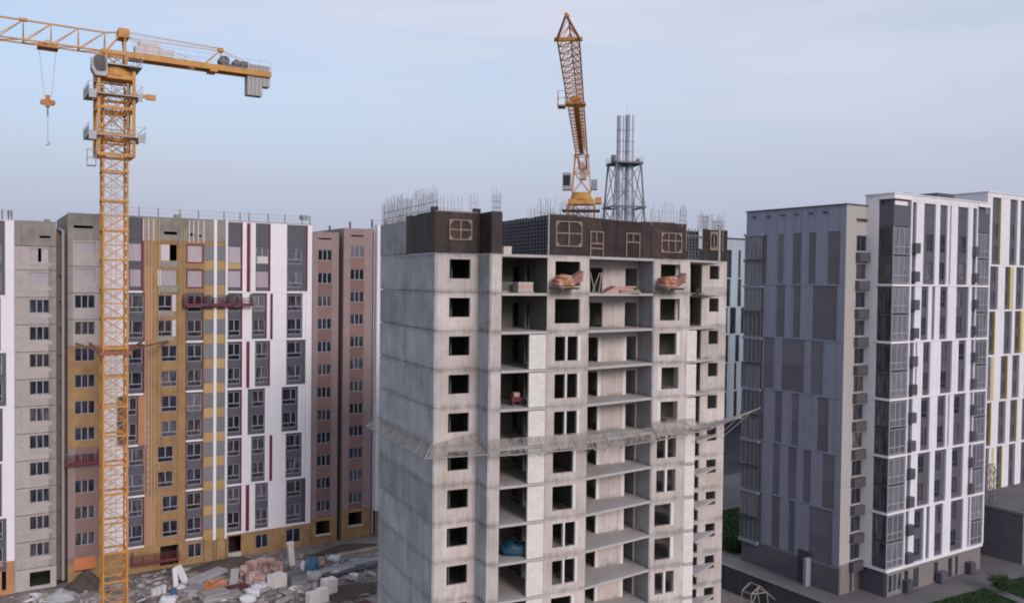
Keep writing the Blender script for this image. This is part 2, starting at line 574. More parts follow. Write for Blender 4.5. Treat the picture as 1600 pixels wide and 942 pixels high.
_bc = {}
def cbox(parent, name, x0, x1, y0, y1, z0, z1, m):
    """box part that shares mesh data between alike pieces"""
    key = (name, round(x1 - x0, 3), round(y1 - y0, 3), round(z1 - z0, 3), m)
    if key not in _bc:
        b = MB()
        b.box(0, x1 - x0, 0, y1 - y0, 0, z1 - z0)
        _bc[key] = b.mesh(name, M[m])
    return put(_bc[key], name, parent, (x0, y0, z0))

def frange(a, b, s):
    r = []
    while a < b - 1e-6:
        r.append(a)
        a += s
    return r


# ================================================================== the ground
def sheet(name, pts, z, m):
    b = MB()
    b.poly([(p[0], p[1], z) for p in pts])
    return struct(b.build(name, M[m]))
sheet('ground', [(-3000, -1500), (3000, -1500), (3000, 5000), (-3000, 5000)], 0, 'ground')

# ================================================================== left row of apartment blocks
L = Frame(-44.341, 99.014, 57.4)
lu = lambda x, y=600: L.u(x, y)
def head(r, dz=0.0):                       # window head of storey r, counted from the top
    return H + 3.81 - 3 * r + dz
ROOF = H + 6.95

def shell(parent, u0, u1, v1, zt, m, roofm='roof'):
    """hollow body behind a front: ends, back, roof and storey slabs"""
    b = MB()
    b.box(u0, u0 + .2, .28, v1, 0, zt - .02); b.box(u1 - .2, u1, .28, v1, 0, zt - .02)
    b.box(u0 + .2, u1 - .2, v1 - .2, v1, 0, zt - .02)
    b.build('side_wall', M[m], parent)
    b = MB()
    b.box(u0 + .02, u1 - .02, .3, v1, zt - .35, zt - .30)
    b.build('roof', M[roofm], parent)
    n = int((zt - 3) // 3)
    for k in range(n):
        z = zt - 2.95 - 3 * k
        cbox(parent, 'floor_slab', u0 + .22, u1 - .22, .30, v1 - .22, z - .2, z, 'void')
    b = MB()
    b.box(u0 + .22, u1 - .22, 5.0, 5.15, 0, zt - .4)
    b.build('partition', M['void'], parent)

def front(parent, name, u0, u1, z0, z1, holes, m, v=0.0, depth=.25, panels=None, joint=.03):
    b = MB()
    if panels:
        b.wall(u0, u1, z0, z1, v, depth, holes, gap=joint, cols=frange(u0 + panels[0], u1, panels[0]), rows=frange(z0 + panels[1], z1, panels[1]))
    else:
        b.wall(u0, u1, z0, z1, v, depth, holes)
    return b.build(name, M[m], parent)

# ---- block with the ochre, white and crimson front
LB = thing('apartment_building', 'unfinished apartment block with white, charcoal and ochre front behind the near crane', 'building', (L.o.x, L.o.y, 0), L.rz)
uC0, uC1 = lu(106), lu(163)
uD1 = lu(197.5)
uE = lu(222)
uG0 = lu(290)
uH0, uH1 = lu(318), lu(354.5)
uEnd = lu(486.5)
GF = H - 31.95                              # top of the ground storey
shell(LB, uC0, uEnd, 14, ROOF, 'attic')
glz = lambda: random.choice(['glass', 'glass', 'glass', 'glass_b', 'glass_b', 'glass_c'])

# zone C: plain triple windows, four finishes one above the other
cw0, cw1 = lu(116.5), lu(148.5)
def triple(parent, u0, u1, r, dz=0.0, h=1.5, kind='three'):
    window(parent, u0, u1, head(r, dz) - h, head(r, dz), .12, kind, glz())
def hC(r):
    return (cw0, cw1, head(r) - 1.5, head(r))
zs = [H - 31.95 + 3 * k for k in range(13)]          # storey lines
front(LB, 'attic_wall', uC0, uC1, zs[12], ROOF, [(lu(115), lu(145), H + 5.35, H + 5.65)], 'attic')
for r in range(4):
    z1 = zs[12 - r]
    front(LB, 'wall_panel', uC0 + .5, uC1, z1 - 2.97, z1 - .03, [hC(r)], 'beige', v=-.02, depth=.27)
    cbox(LB, 'panel_edge', uC0, uC0 + .49, 0.0, .26, z1 - 2.97, z1 - .03, 'attic')
front(LB, 'insulated_wall', uC0, uC1, zs[4] + .5, zs[8], [hC(r) for r in range(4, 8)], 'ochre')
front(LB, 'brick_wall', uC0, uC1, GF - .6, zs[4] + .5, [hC(r) for r in range(8, 12)], 'brick_brown')
front(LB, 'ground_wall', uC0, uC1, 0, GF - .6, [(cw0, cw1, H - 33.6, H - 31.7)], 'ochre')
cbox(LB, 'corner_strip', uC0 + .0, uC0 + .75, -.06, -.01, zs[0], zs[4] + .4, 'brick')
cbox(LB, 'shutter_panel', cw0 - .05, cw1 + .05, -.08, -.02, GF - 1.5, GF - .1, 'orange_s')
for r in range(12):
    if r < 2:
        cbox(LB, 'window_film', cw0 + .02, cw1 - .02, .10, .14, head(r) - 1.5, head(r), 'film')
    else:
        triple(LB, cw0, cw1, r)

# zones D and E: white cladding beside the charcoal column, the charcoal blocks shift sideways storey pair by pair
eright = [221.5, 225.5, 223.5, 215, 226.5, 224.5]
eleft = [199, 199, 199, 183, 199, 199]
def pair_z(p):
    z0 = H - 1.88 - 6 * p
    return z0 + .22, (ROOF - .12 if p == 0 else z0 + 6 - .04)

def dark_block(parent, p, x0, x1, wins, kind, wtop=2, film=(), red=None, gl=None, solid=()):
    z0, z1 = pair_z(p)
    u0, u1 = lu(x0), lu(x1)
    rs = (2 * p, 2 * p + 1)
    wu0, wu1 = lu(wins[0]), lu(wins[1])
    holes = [(wu0, wu1, head(r) - 2.0, head(r)) for r in rs]
    front(parent, 'charcoal_panel', u0, u1, z0, z1, holes, 'dark', v=.06, depth=.12, panels=(1.1, 1.5), joint=.02)
    for r, h in zip(rs, holes):
        if r in film:
            cbox(parent, 'window_film', h[0], h[1], .12, .15, h[2], h[3], 'film')
        else:
            window(parent, h[0], h[1], h[2], h[3], .13, kind, gl or glz())
    cbox(parent, 'sill_band', u0 - .05, u1 + .05, -.05, .10, z0 - .24, z0 - .02, 'white')
    if red == 'r':
        cbox(parent, 'crimson_edge', u1 - .02, u1 + .16, -.03, .12, z0, z1, 'red')
    elif red == 'b':
        cbox(parent, 'crimson_edge', u1 - .02, u1 + .10, -.03, .12, z0, z1, 'red')
        cbox(parent, 'crimson_edge', u0 - .10, u0 + .02, -.03, .12, z0, z1, 'red')
    return (u0 - .001, u1 + .001, z0 - .001, z1)

def dblock_rect(p, x0, x1):
    z0, z1 = pair_z(p)
    return (lu(x0), lu(x1), z0, z1)
eh = [dblock_rect(p, eleft[p], eright[p]) for p in range(6)]
front(LB, 'white_cladding', uC1, uD1 + .12, GF, ROOF, [h for h in eh], 'white', panels=(1.2, 1.5), depth=.15, joint=.015)
for p in range(6):
    dark_block(LB, p, eleft[p], eright[p], (201 if p != 3 else 199, eright[p] - 1.5), 'left+t', film=(0,) if p == 0 else (), red='r')
cbox(LB, 'window_film', lu(203), lu(219.5), .10, .127, head(1) - 2, head(1), 'film')
front(LB, 'window_surround', lu(183.5), lu(197), H - 19.6, H - 13.9, [(lu(185.5), lu(195.5), head(r) - 1.9, head(r)) for r in (6, 7)], 'dark', v=-.012, depth=.12)
for r in (6, 7):
    window(LB, lu(185.5), lu(195.5), head(r) - 1.9, head(r), .09, 'one+t')

# zone F: ochre insulation with rails and single windows
fx = {0: (250.5, 275.5), 1: (250.5, 275.5), 2: (246.5, 268.5), 3: (246.5, 268.5), 4: (252, 276.5), 5: (252, 276.5), 6: (252.3, 277), 7: (252.3, 277), 8: (246.5, 271), 9: (246.5, 271), 10: (254.3, 278.7), 11: (254.3, 278.7)}
fh = {r: (lu(a), lu(b), head(r) - 1.9, head(r)) for r, (a, b) in fx.items()}
front(LB, 'attic_wall', uD1 + .12, uG0 + 6.8 * 0 + (uH0 - uG0), zs[12] + .3, ROOF, [h for h in eh] + [(lu(256), lu(276), H + 5.0, H + 5.35), (lu(293), lu(304), H + 4.95, H + 5.25), (lu(308), lu(314), H + 4.85, H + 5.1)], 'attic', depth=.3)
gx0, gx1 = 291.5, 316
gh = {r: (lu(gx0 + .8), lu(gx1 - .8), head(r) - 2.0, head(r)) for r in range(12)}
front(LB, 'insulated_wall', uD1 + .12, uH0, GF, zs[12] + .3, list(fh.values()) + eh + [dblock_rect(p, gx0, gx1) for p in range(1, 6)] + [gh[0], gh[1]], 'ochre', panels=(1.25, .75), joint=.006)
for r, h in fh.items():
    if r == 0:
        cbox(LB, 'white_render', h[0], lu(264.5), .02, .10, h[2], h[3], 'film_w')
        cbox(LB, 'attic_lintel', h[0] - .2, h[1] + .2, -.03, -.006, h[2] - .75, h[2] - .02, 'attic')
    elif r == 1:
        cbox(LB, 'white_render', h[0] - .35, h[0] + .05, -.03, .06, h[2], h[3], 'film_w')
        cbox(LB, 'attic_lintel', h[0] - .2, h[1] + .2, -.03, -.006, h[2] - .75, h[2] - .02, 'attic')
        window(LB, *h, .12, 'two', 'glass_b')
        cbox(LB, 'window_film', h[0] + .06, h[1] - .06, .07, .09, h[2] + .06, h[3] - .06, 'film')
    else:
        window(LB, *h, .12, 'two+t', glz())
        if r in (2, 3):
            cbox(LB, 'white_render', h[1] + .02, h[1] + .42, -.035, -.008, h[2], h[3] + .05, 'film_w')
            cbox(LB, 'attic_lintel', h[0] - .1, h[1] + .2, -.03, -.006, h[2] - .6, h[2] - .02, 'attic')
for x in (226, 231, 236, 241, 247.5, 281, 285.5):
    u = lu(x)
    cuts = [h for h in fh.values() if h[0] - .1 < u < h[1] + .1]
    a = GF + .1
    for c in sorted(cuts, key=lambda q: q[2]) + [None]:
        b_ = c[2] - .05 if c else ROOF - .2
        if b_ - a > .4:
            cbox(LB, 'facade_rail', u, u + .09, -.10, -.012, a, b_, 'rail_o' if x < 240 else 'yellow_tile')
        if c:
            a = c[3] + .05
for x in (222.6, 230.5, 238.5, 294, 300.5, 308, 316.5):
    u = lu(x)
    cbox(LB, 'facade_rail', u, u + .12, -.14, -.02, zs[12] + .1, ROOF - .15, 'rail_w')
cbox(LB, 'orange_insulation', lu(216), lu(229.5), -.05, -.008, zs[4] + .2, zs[6] - .1, 'orange')
cbox(LB, 'orange_insulation', lu(228.5), lu(243), -.045, -.007, GF + .1, zs[2] - .2, 'orange')
cbox(LB, 'orange_insulation', lu(227.5), lu(238), -.05, -.008, zs[8] + .3, zs[11] + .2, 'orange')
for r in (7, 8, 9):
    for q in range(4):
        cbox(LB, 'anchor_bracket', lu(229.6), lu(231), -.16, -.02, head(r) - .2 - .75 * q, head(r) - .08 - .75 * q, 'rail_w')

# zone G: crimson framed charcoal windows
for r in (0, 1):
    h = gh[r]
    b = MB()
    for (a, c, d, e_) in ((h[0] - .14, h[0], h[2] - .14, h[3] + .14), (h[1], h[1] + .14, h[2] - .14, h[3] + .14), (h[0], h[1], h[2] - .14, h[2]), (h[0], h[1], h[3], h[3] + .14)):
        b.box(a, c, -.05, -.01, d, e_)
    b.build('crimson_surround', M['red'], LB)
    cbox(LB, 'window_film', h[0], h[1], .10, .13, h[2], h[3], 'film')
for p in range(1, 6):
    dark_block(LB, p, gx0, gx1, (gx0 + .8, gx1 - .8), 'two+t', red='b')

# zone H: grey and mustard squares with white fins
front(LB, 'attic_wall', uH0, uH1, zs[12] + .3, ROOF, [], 'attic', v=.0)
front(LB, 'insulated_wall', uH0, uH1, GF, zs[12] + .3, [], 'ochre', v=.05)
for r in range(12):
    for a, b_ in ((319, 332.6), (338.2, 350.8)):
        cbox(LB, 'grey_square', lu(a), lu(b_), -.01, .045, head(r) - 1.72, head(r) + .02, 'grey_tile')
        cbox(LB, 'mustard_square', lu(a), lu(b_), .0, .045, head(r) - 2.94, head(r) - 1.76, 'yellow_tile')
for a, b_ in ((333, 337.6), (351.2, 354.6)):
    cbox(LB, 'white_fin', lu(a), lu(b_), -.22, .04, GF - .3, ROOF + .05, 'white')

# zones I to L: white cladding with charcoal blocks and crimson strips
kx = [(398.5, 419.5), (393, 414.3), (398.3, 419.6), (387.2, 414), (393, 414.3), (399.4, 419.7)]
lx = [(447.3, 477.5), (447.3, 471.6), (447.2, 477), (440.3, 465.8), (447, 472), (448, 476.2)]
ix = (355.2, 376)
wh = [dblock_rect(p, *kx[p]) for p in range(6)] + [dblock_rect(p, *lx[p]) for p in range(6)] + [dblock_rect(p, *ix) for p in range(6)]
front(LB, 'white_cladding', uH1, uEnd, GF, ROOF, wh, 'white', panels=(1.05, 1.5), depth=.15, joint=.015)
for p in range(6):
    dark_block(LB, p, ix[0], ix[1], (ix[0] + .8, ix[1] - .8), 'two+t', film=(0,) if p == 0 else (), red='r')
    dark_block(LB, p, kx[p][0], kx[p][1], (kx[p][1] - 20, kx[p][1] - 1), 'two+t', film=(1,) if p == 0 else (), red='r' if p in (0, 1, 2) else None)
    dark_block(LB, p, lx[p][0], lx[p][1], (lx[p][0] + .8, lx[p][0] + 23), 'right+t', red='r' if p in (0, 5) else None)
cbox(LB, 'mustard_band', lu(ix[0] + .4), lu(ix[1] - .6), .0, .05, head(0) - 2.75, head(0) - 2.05, 'yellow_tile')
cbox(LB, 'window_film', lu(356.3), lu(374.8), .10, .127, head(1) - 2, head(1), 'film')
cbox(LB, 'white_render', lu(401), lu(418), .09, .12, head(0) - 2.0, head(0) - 1.1, 'film_w')
for p, a, b_ in ((0, 384.6, 390), (1, 421.6, 425.4), (2, 384.6, 389.6), (4, 421.6, 425.8), (5, 384.7, 390.2)):
    z0, z1 = pair_z(p)
    cbox(LB, 'crimson_strip', lu(a), lu(b_), -.05, -.002, z0 - .1, z1 - .05, 'red')

# ground storey
gf_holes = [(lu(251), lu(280), H - 34.5, H - 32.15), (lu(294.5), lu(316), H - 34.05, H - 32.35), (lu(358), lu(378), H - 34.2, H - 32.15), (lu(400.5), lu(420), H - 34.2, H - 32.5), (lu(448.5), lu(471), H - 34.2, H - 32.35)]
front(LB, 'ground_wall', uC1, uEnd, 0, GF, gf_holes, 'ochre', v=.03, depth=.3)
for k in (1, 3, 4):
    window(LB, *gf_holes[k], .12, 'two')
cbox(LB, 'concrete_sill', gf_holes[2][0], gf_holes[2][1], -.1, .2, H - 34.75, H - 34.2, 'conc')
for x in (318.5, 333.5, 338, 353.5):  # flat dark panel, a recess's shade put into its colour
    cbox(LB, 'dark_joint', lu(x), lu(x) + .12, .0, .027, .1, GF - .1, 'roof')
# parapet and railing
b = MB()
b.box(uC0, uEnd, -.03, .3, ROOF, ROOF + .08)
b.build('parapet_cap', M['attic'], LB)
rail = MB()
for z in (.55, 1.05):
    rail.bar((lu(188), .5, ROOF + z), (uEnd - .1, .5, ROOF + z), .03)
rail.build('roof_rail', M['metal'], LB)
for x in (200, 217, 247, 281, 310, 350, 375, 389, 419, 445, 472, 484):
    cbox(LB, 'rail_post', lu(x), lu(x) + .09, .46, .55, ROOF, ROOF + 1.15, 'metal_d')
cbox(LB, 'roof_box', lu(274), lu(284), .4, 1.2, ROOF + .08, ROOF + .5, 'attic')
cbox(LB, 'roof_box', lu(472), lu(483), .55, 1.5, ROOF + .7, ROOF + 1.25, 'metal')

# ---- bare beige block left of the recess
BB = thing('apartment_building', 'bare beige concrete panel block with triple windows at the left', 'building', (L.o.x, L.o.y, 0), L.rz)
uB0, uB1 = lu(22.3), lu(88)
DZ = -.5
RB = H + 5.95
shell(BB, uB0, uB1, 14, RB, 'attic')
bw0, bw1 = lu(46), lu(78.5)
zb = [z + DZ for z in zs]
front(BB, 'attic_wall', uB0, uB1, zb[12] - .35, RB, [(lu(62), lu(79), H + 4.1, H + 4.35)], 'attic')
for r in range(12):
    z1 = zb[12 - r] - (.38 if r == 0 else .0)
    h = (bw0, bw1, head(r, DZ) - 1.5 - .35 * (r == 0), head(r, DZ) - .35 * (r == 0))
    front(BB, 'wall_panel', uB0, uB1 - .75, zb[12 - r] - 2.97, z1 - .03, [h], 'beige', v=-.02)
    cbox(BB, 'panel_edge', uB1 - .74, uB1, .03, .26, zb[12 - r] - 2.97, z1 - .03, 'attic')
    cbox(BB, 'sill_patch', bw0 + .02, bw1 + .2, -.04, -.021, h[2] - .5, h[2] - .12, 'beige')
    if r == 0:
        cbox(BB, 'window_film', h[0], h[0] + .85, .10, .13, h[2], h[3], 'film')
        cbox(BB, 'window_film', h[1] - .85, h[1], .10, .13, h[2], h[3], 'film')
    elif r == 1:
        cbox(BB, 'window_film', h[0], h[1], .10, .13, h[2], h[3], 'film')
        cbox(BB, 'frame_bar', h[0] + .8, h[0] + .9, .06, .099, h[2], h[3], 'frame_w')
    else:
        triple(BB, h[0], h[1], r, DZ)
    for q in range(3):
        cbox(BB, 'anchor_mark', lu(32.5), lu(33.5), -.035, -.021, head(r, DZ) - 2.2 + .8 * q, head(r, DZ) - 1.95 + .8 * q, 'brick')
front(BB, 'ground_wall', uB0, uB1, 0, zb[0] - .03, [(bw0, bw1, H - 34.5, zb[0] - .45)], 'beige')
cbox(BB, 'vent_slab', lu(70), lu(79), .1, .8, RB, RB + .25, 'attic')

# ---- recessed joint with downpipe
RJ = thing('recessed_stair_wall', 'dark recessed wall with white downpipe between beige and ochre blocks', 'wall', (L.o.x, L.o.y, 0), L.rz)
b = MB()
b.box(uB1 + .01, uC0 - .01, 2.2, 2.5, 0, RB - .6)
b.build('back_wall', M['brick_brown'], RJ)
b = MB()
b.bar((lu(99.5), .75, .3), (lu(99.5), .75, RB - 1.0), .16, n=8)
b.bar((lu(99.5), .75, RB - 1.0), (lu(94), 2.2, RB - .7), .16, n=8)
b.build('downpipe', M['frame_w'], RJ)
for k in range(12):
    cbox(RJ, 'pipe_clip', lu(99.5) - .25, lu(99.5) + .25, .9, 2.21, 2 + 3 * k, 2.1 + 3 * k, 'metal')

# ---- white block cut by the left edge
WB = thing('apartment_building', 'white clad block with charcoal strips at the far left edge', 'building', (L.o.x, L.o.y, 0), L.rz)
uA0, uA1 = lu(-60), lu(22)
RA = H + 5.9
shell(WB, uA0, uA1 - .02, 14, RA, 'white')
al = [8, 1, 9.5, 4, 2.5, 9.5]
def az(p):
    z0 = H - 2.4 - 6 * p
    return z0 + .2, (RA - .1 if p == 0 else z0 + 5.96)
ah = []
for p in range(6):
    z0, z1 = az(p)
    ah.append((lu(-24 + al[p]), lu(al[p]), z0, z1))
front(WB, 'white_cladding', uA0, uA1, H - 31.2, RA, ah, 'white', v=-.3, panels=(1.2, 1.5), depth=.15, joint=.015)
for p in range(6):
    h = ah[p]
    wn = [(h[0] + .2, h[1] - .35, head(r, DZ) - 2.0, head(r, DZ)) for r in (2 * p, 2 * p + 1)]
    front(WB, 'charcoal_panel', *h, wn, 'dark', v=-.24, depth=.12)
    for q in wn:
        window(WB, *q, -.16, 'two+t', glz())
cbox(WB, 'end_wall', uA1 - .03, uA1 + .02, -.26, .3, H - 31.2, RA, 'white')
front(WB, 'ground_wall', uA0, uA1, 0, H - 31.22, [(lu(2), lu(9), 0.5, 2.6)], 'orange', v=-.2)
b = MB()
for z in (.5, 1.0):
    b.bar((uA0, .3, RA + z), (uA1 - .3, .3, RA + z), .035)
b.build('roof_rail', M['metal'], WB)
for x in (-20, 3, 13, 18):
    cbox(WB, 'rail_post', lu(x), lu(x) + .12, .25, .37, RA, RA + 1.15, 'metal_d')
cbox(WB, 'roof_box', lu(12), lu(19), .5, 1.2, RA + .5, RA + 1.0, 'metal')

# ---- pink brick wings
def brick_wing(x0, x1, wx0, wx1, ztop, dz, label, nv):
    t = thing('apartment_building', label, 'building', (L.o.x, L.o.y, 0), L.rz)
    u0, u1 = lu(x0), lu(x1)
    shell(t, u0, u1, 13, ztop, 'brick')
    w0, w1 = lu(wx0), lu(wx1)
    hs = {r: (w0, w1, head(r, dz) - 1.45, head(r, dz)) for r in range(12)}
    g0 = H - 31.5 + dz
    gh_ = (w0, w1, g0 - 2.1, g0 - .4)
    front(t, 'brick_wall', u0, w0 - .002, g0, ztop, [], 'brick')
    front(t, 'brick_wall', w1 + .002, u1, g0, ztop, [], 'brick')
    front(t, 'attic_wall', w0, w1, head(0, dz) + .01, ztop, [(w0 + .05, w1 - .1, head(0, dz) + 1.3, head(0, dz) + 1.5)], 'brick')
    for r in range(12):
        z1 = hs[r][2]
        z0 = hs[r + 1][3] if r < 11 else g0
        cbox(t, 'spandrel', w0, w1, .02, .2, z0, z1, 'brick_red')
        window(t, *hs[r], .08, 'three', glz())
    front(t, 'ground_wall', u0, u1, 0, g0 - .01, [gh_], 'ochre', v=.02)
    cbox(t, 'concrete_sill', w0 - .1, w1 + .1, -.08, .2, gh_[2] - .25, gh_[2], 'conc')
    cbox(t, 'roof_vent', u0 + nv, u0 + nv + .2, .5, .7, ztop, ztop + .9, 'metal_d')
    return t
m1 = brick_wing(487.2, 528, 495.5, 517.5, H + 6.1, 0.0, 'narrow pink brick wing right of the white clad front', 2.4)
m2 = brick_wing(535.5, 580.5, 546, 567.5, H + 6.75, .55, 'pink brick wing half hidden behind the grey concrete tower', 1.0)
RJ2 = thing('recessed_stair_wall', 'dark narrow recess between the two pink brick wings', 'wall', (L.o.x, L.o.y, 0), L.rz)
b = MB()
b.box(lu(528) + .01, lu(535.5) - .01, 2.5, 2.8, 0, H + 6.3)
b.build('back_wall', M['brick_brown'], RJ2)
WE = thing('apartment_building', 'white clad block end showing as a strip beside the concrete tower', 'building', (L.o.x, L.o.y, 0), L.rz)
uw0, uw1 = lu(580.6), lu(640)
shell(WE, uw0 + .3, uw1, 13, H + 7.0, 'white')
front(WE, 'white_cladding', lu(584.5), uw1, H - 31.4, H + 7.3, [], 'white', v=-.7, panels=(1.1, 1.5), depth=0, joint=.015)
b = MB()
b.wall(-.7, .4, H - 31.4, H + 7.3, lu(584.5), 0, [], tf=lambda a, d, z: (d, a, z))
b.build('end_cladding', M['white'], WE)
cbox(WE, 'plinth_wall', lu(584.5) + .1, uw1, -.6, -.3, 0, H - 31.42, 'brick_brown')
cbox(WE, 'rail_post', lu(581), lu(583), .5, .7, H + 7.0, H + 8.1, 'metal_d')
b = MB()
b.bar((lu(581), .6, H + 8.0), (lu(640), .6, H + 8.0), .04)
b.bar((lu(581), .6, H + 7.5), (lu(640), .6, H + 7.5), .04)
b.build('roof_rail', M['metal'], WE)
# ================================================================== concrete tower under construction
C = Frame(-5.975, 65.450, 64.0)
V2, V3, V4 = -2.15, -.6, 1.3
T0 = H + 2.07
T = [T0 - 3 * k for k in range(13)]
cu = lambda x, v=0.0, y=600: C.u(x, y, v)
uS1 = cu(763, V2)                           # left flank of the projecting middle
uB0, uB1 = cu(782, V2), cu(853, V2)
uW0, uW1 = cu(853, V2), cu(918, V2)
u30, u31 = cu(1018, V3), cu(1075, V3)
vLB = C.hitside(995, 600, u30)[0]           # back wall of the middle loggia
uEnd4 = cu(1132.5, V4)
uD4a, uD4b = cu(1076, V4), cu(1094, V4)
uTri = cu(1120, V4)
VB = C.hitside(593, 500, 0)[0]
VP_ = C.hitside(631, 600, 0)[0]
CT = thing('concrete_tower', 'unfinished grey concrete apartment tower with open window holes in the centre', 'building', (C.o.x, C.o.y, 0), C.rz)

foot = [(.06, .06), (uS1 + .06, .06), (uS1 + .06, V2 + .06), (uB0 - .0, V2 + .06), (uB0, V2 - .06), (uB1, V2 - .06), (uB1, V2 + .06), (uW1 - .06, V2 + .06), (uW1 - .06, V2 - .02), (u30 + .02, V3 - .03), (u30 + .06, V3 + .06), (u31 - .02, V3 + .06), (u31 - .02, V3 - .02), (uTri, V4 - .03), (uTri, V4 + .06), (uEnd4 - .06, V4 + .06), (uEnd4 - .06, VB - .06), (.06, VB - .06)]
b = MB()
b.prism(foot, -.2, 0)
slab_mesh = b.mesh('floor_slab', M['conc_new'])
b = MB()
xq = cu(1087, V3)
b.prism(foot[:13] + [(xq, V3 - .02), (xq, V4 + .06)] + foot[15:], -.2, 0)
slab_mesh2 = b.mesh('floor_slab', M['conc_new'])
for k in range(13):
    put(slab_mesh if k < 6 else slab_mesh2, 'floor_slab', CT, (0, 0, T[k]))
single = {0: 's', 1: 's', 2: 'd', 3: 'd', 4: 'd', 5: 's', 6: 's', 7: 'd', 8: 'd', 9: 's', 10: 's', 11: 'd'}
w3 = {0: (1032.5, 1063), 1: (1031.5, 1062), 2: (1030, 1057), 3: (1033.5, 1060), 4: (1032, 1058.5), 5: 'd', 6: 'd', 7: (1022.5, 1048), 8: (1022.5, 1047), 9: 'd', 10: (1022, 1047), 11: 'd'}

def blockwork(name, parent, u0, u1, v, z0, z1, bw=.6, bh=.3, th=.25):
    """wall of single aerated concrete blocks"""
    w_ = put(None, name, parent) if False else None
    b_ = MB()
    b_.box(u0 + .01, u1 - .01, v + .02, v + th, z0, z1)
    o = b_.build(name, M['mortar'], parent)
    row = 0
    z = z0
    while z < z1 - .02:
        h = min(bh, z1 - z)
        x = u0 - (bw / 2 if row % 2 else 0)
        while x < u1 - .02:
            a, c = max(x, u0), min(x + bw, u1)
            if c - a > .06:
                q = cbox(o, 'block', a + .005, c - .005, v + random.choice((-.003, .0, .003)), v + .02, z + .005, z + h - .005, 'block')
            x += bw
        z += h
        row += 1
    return o

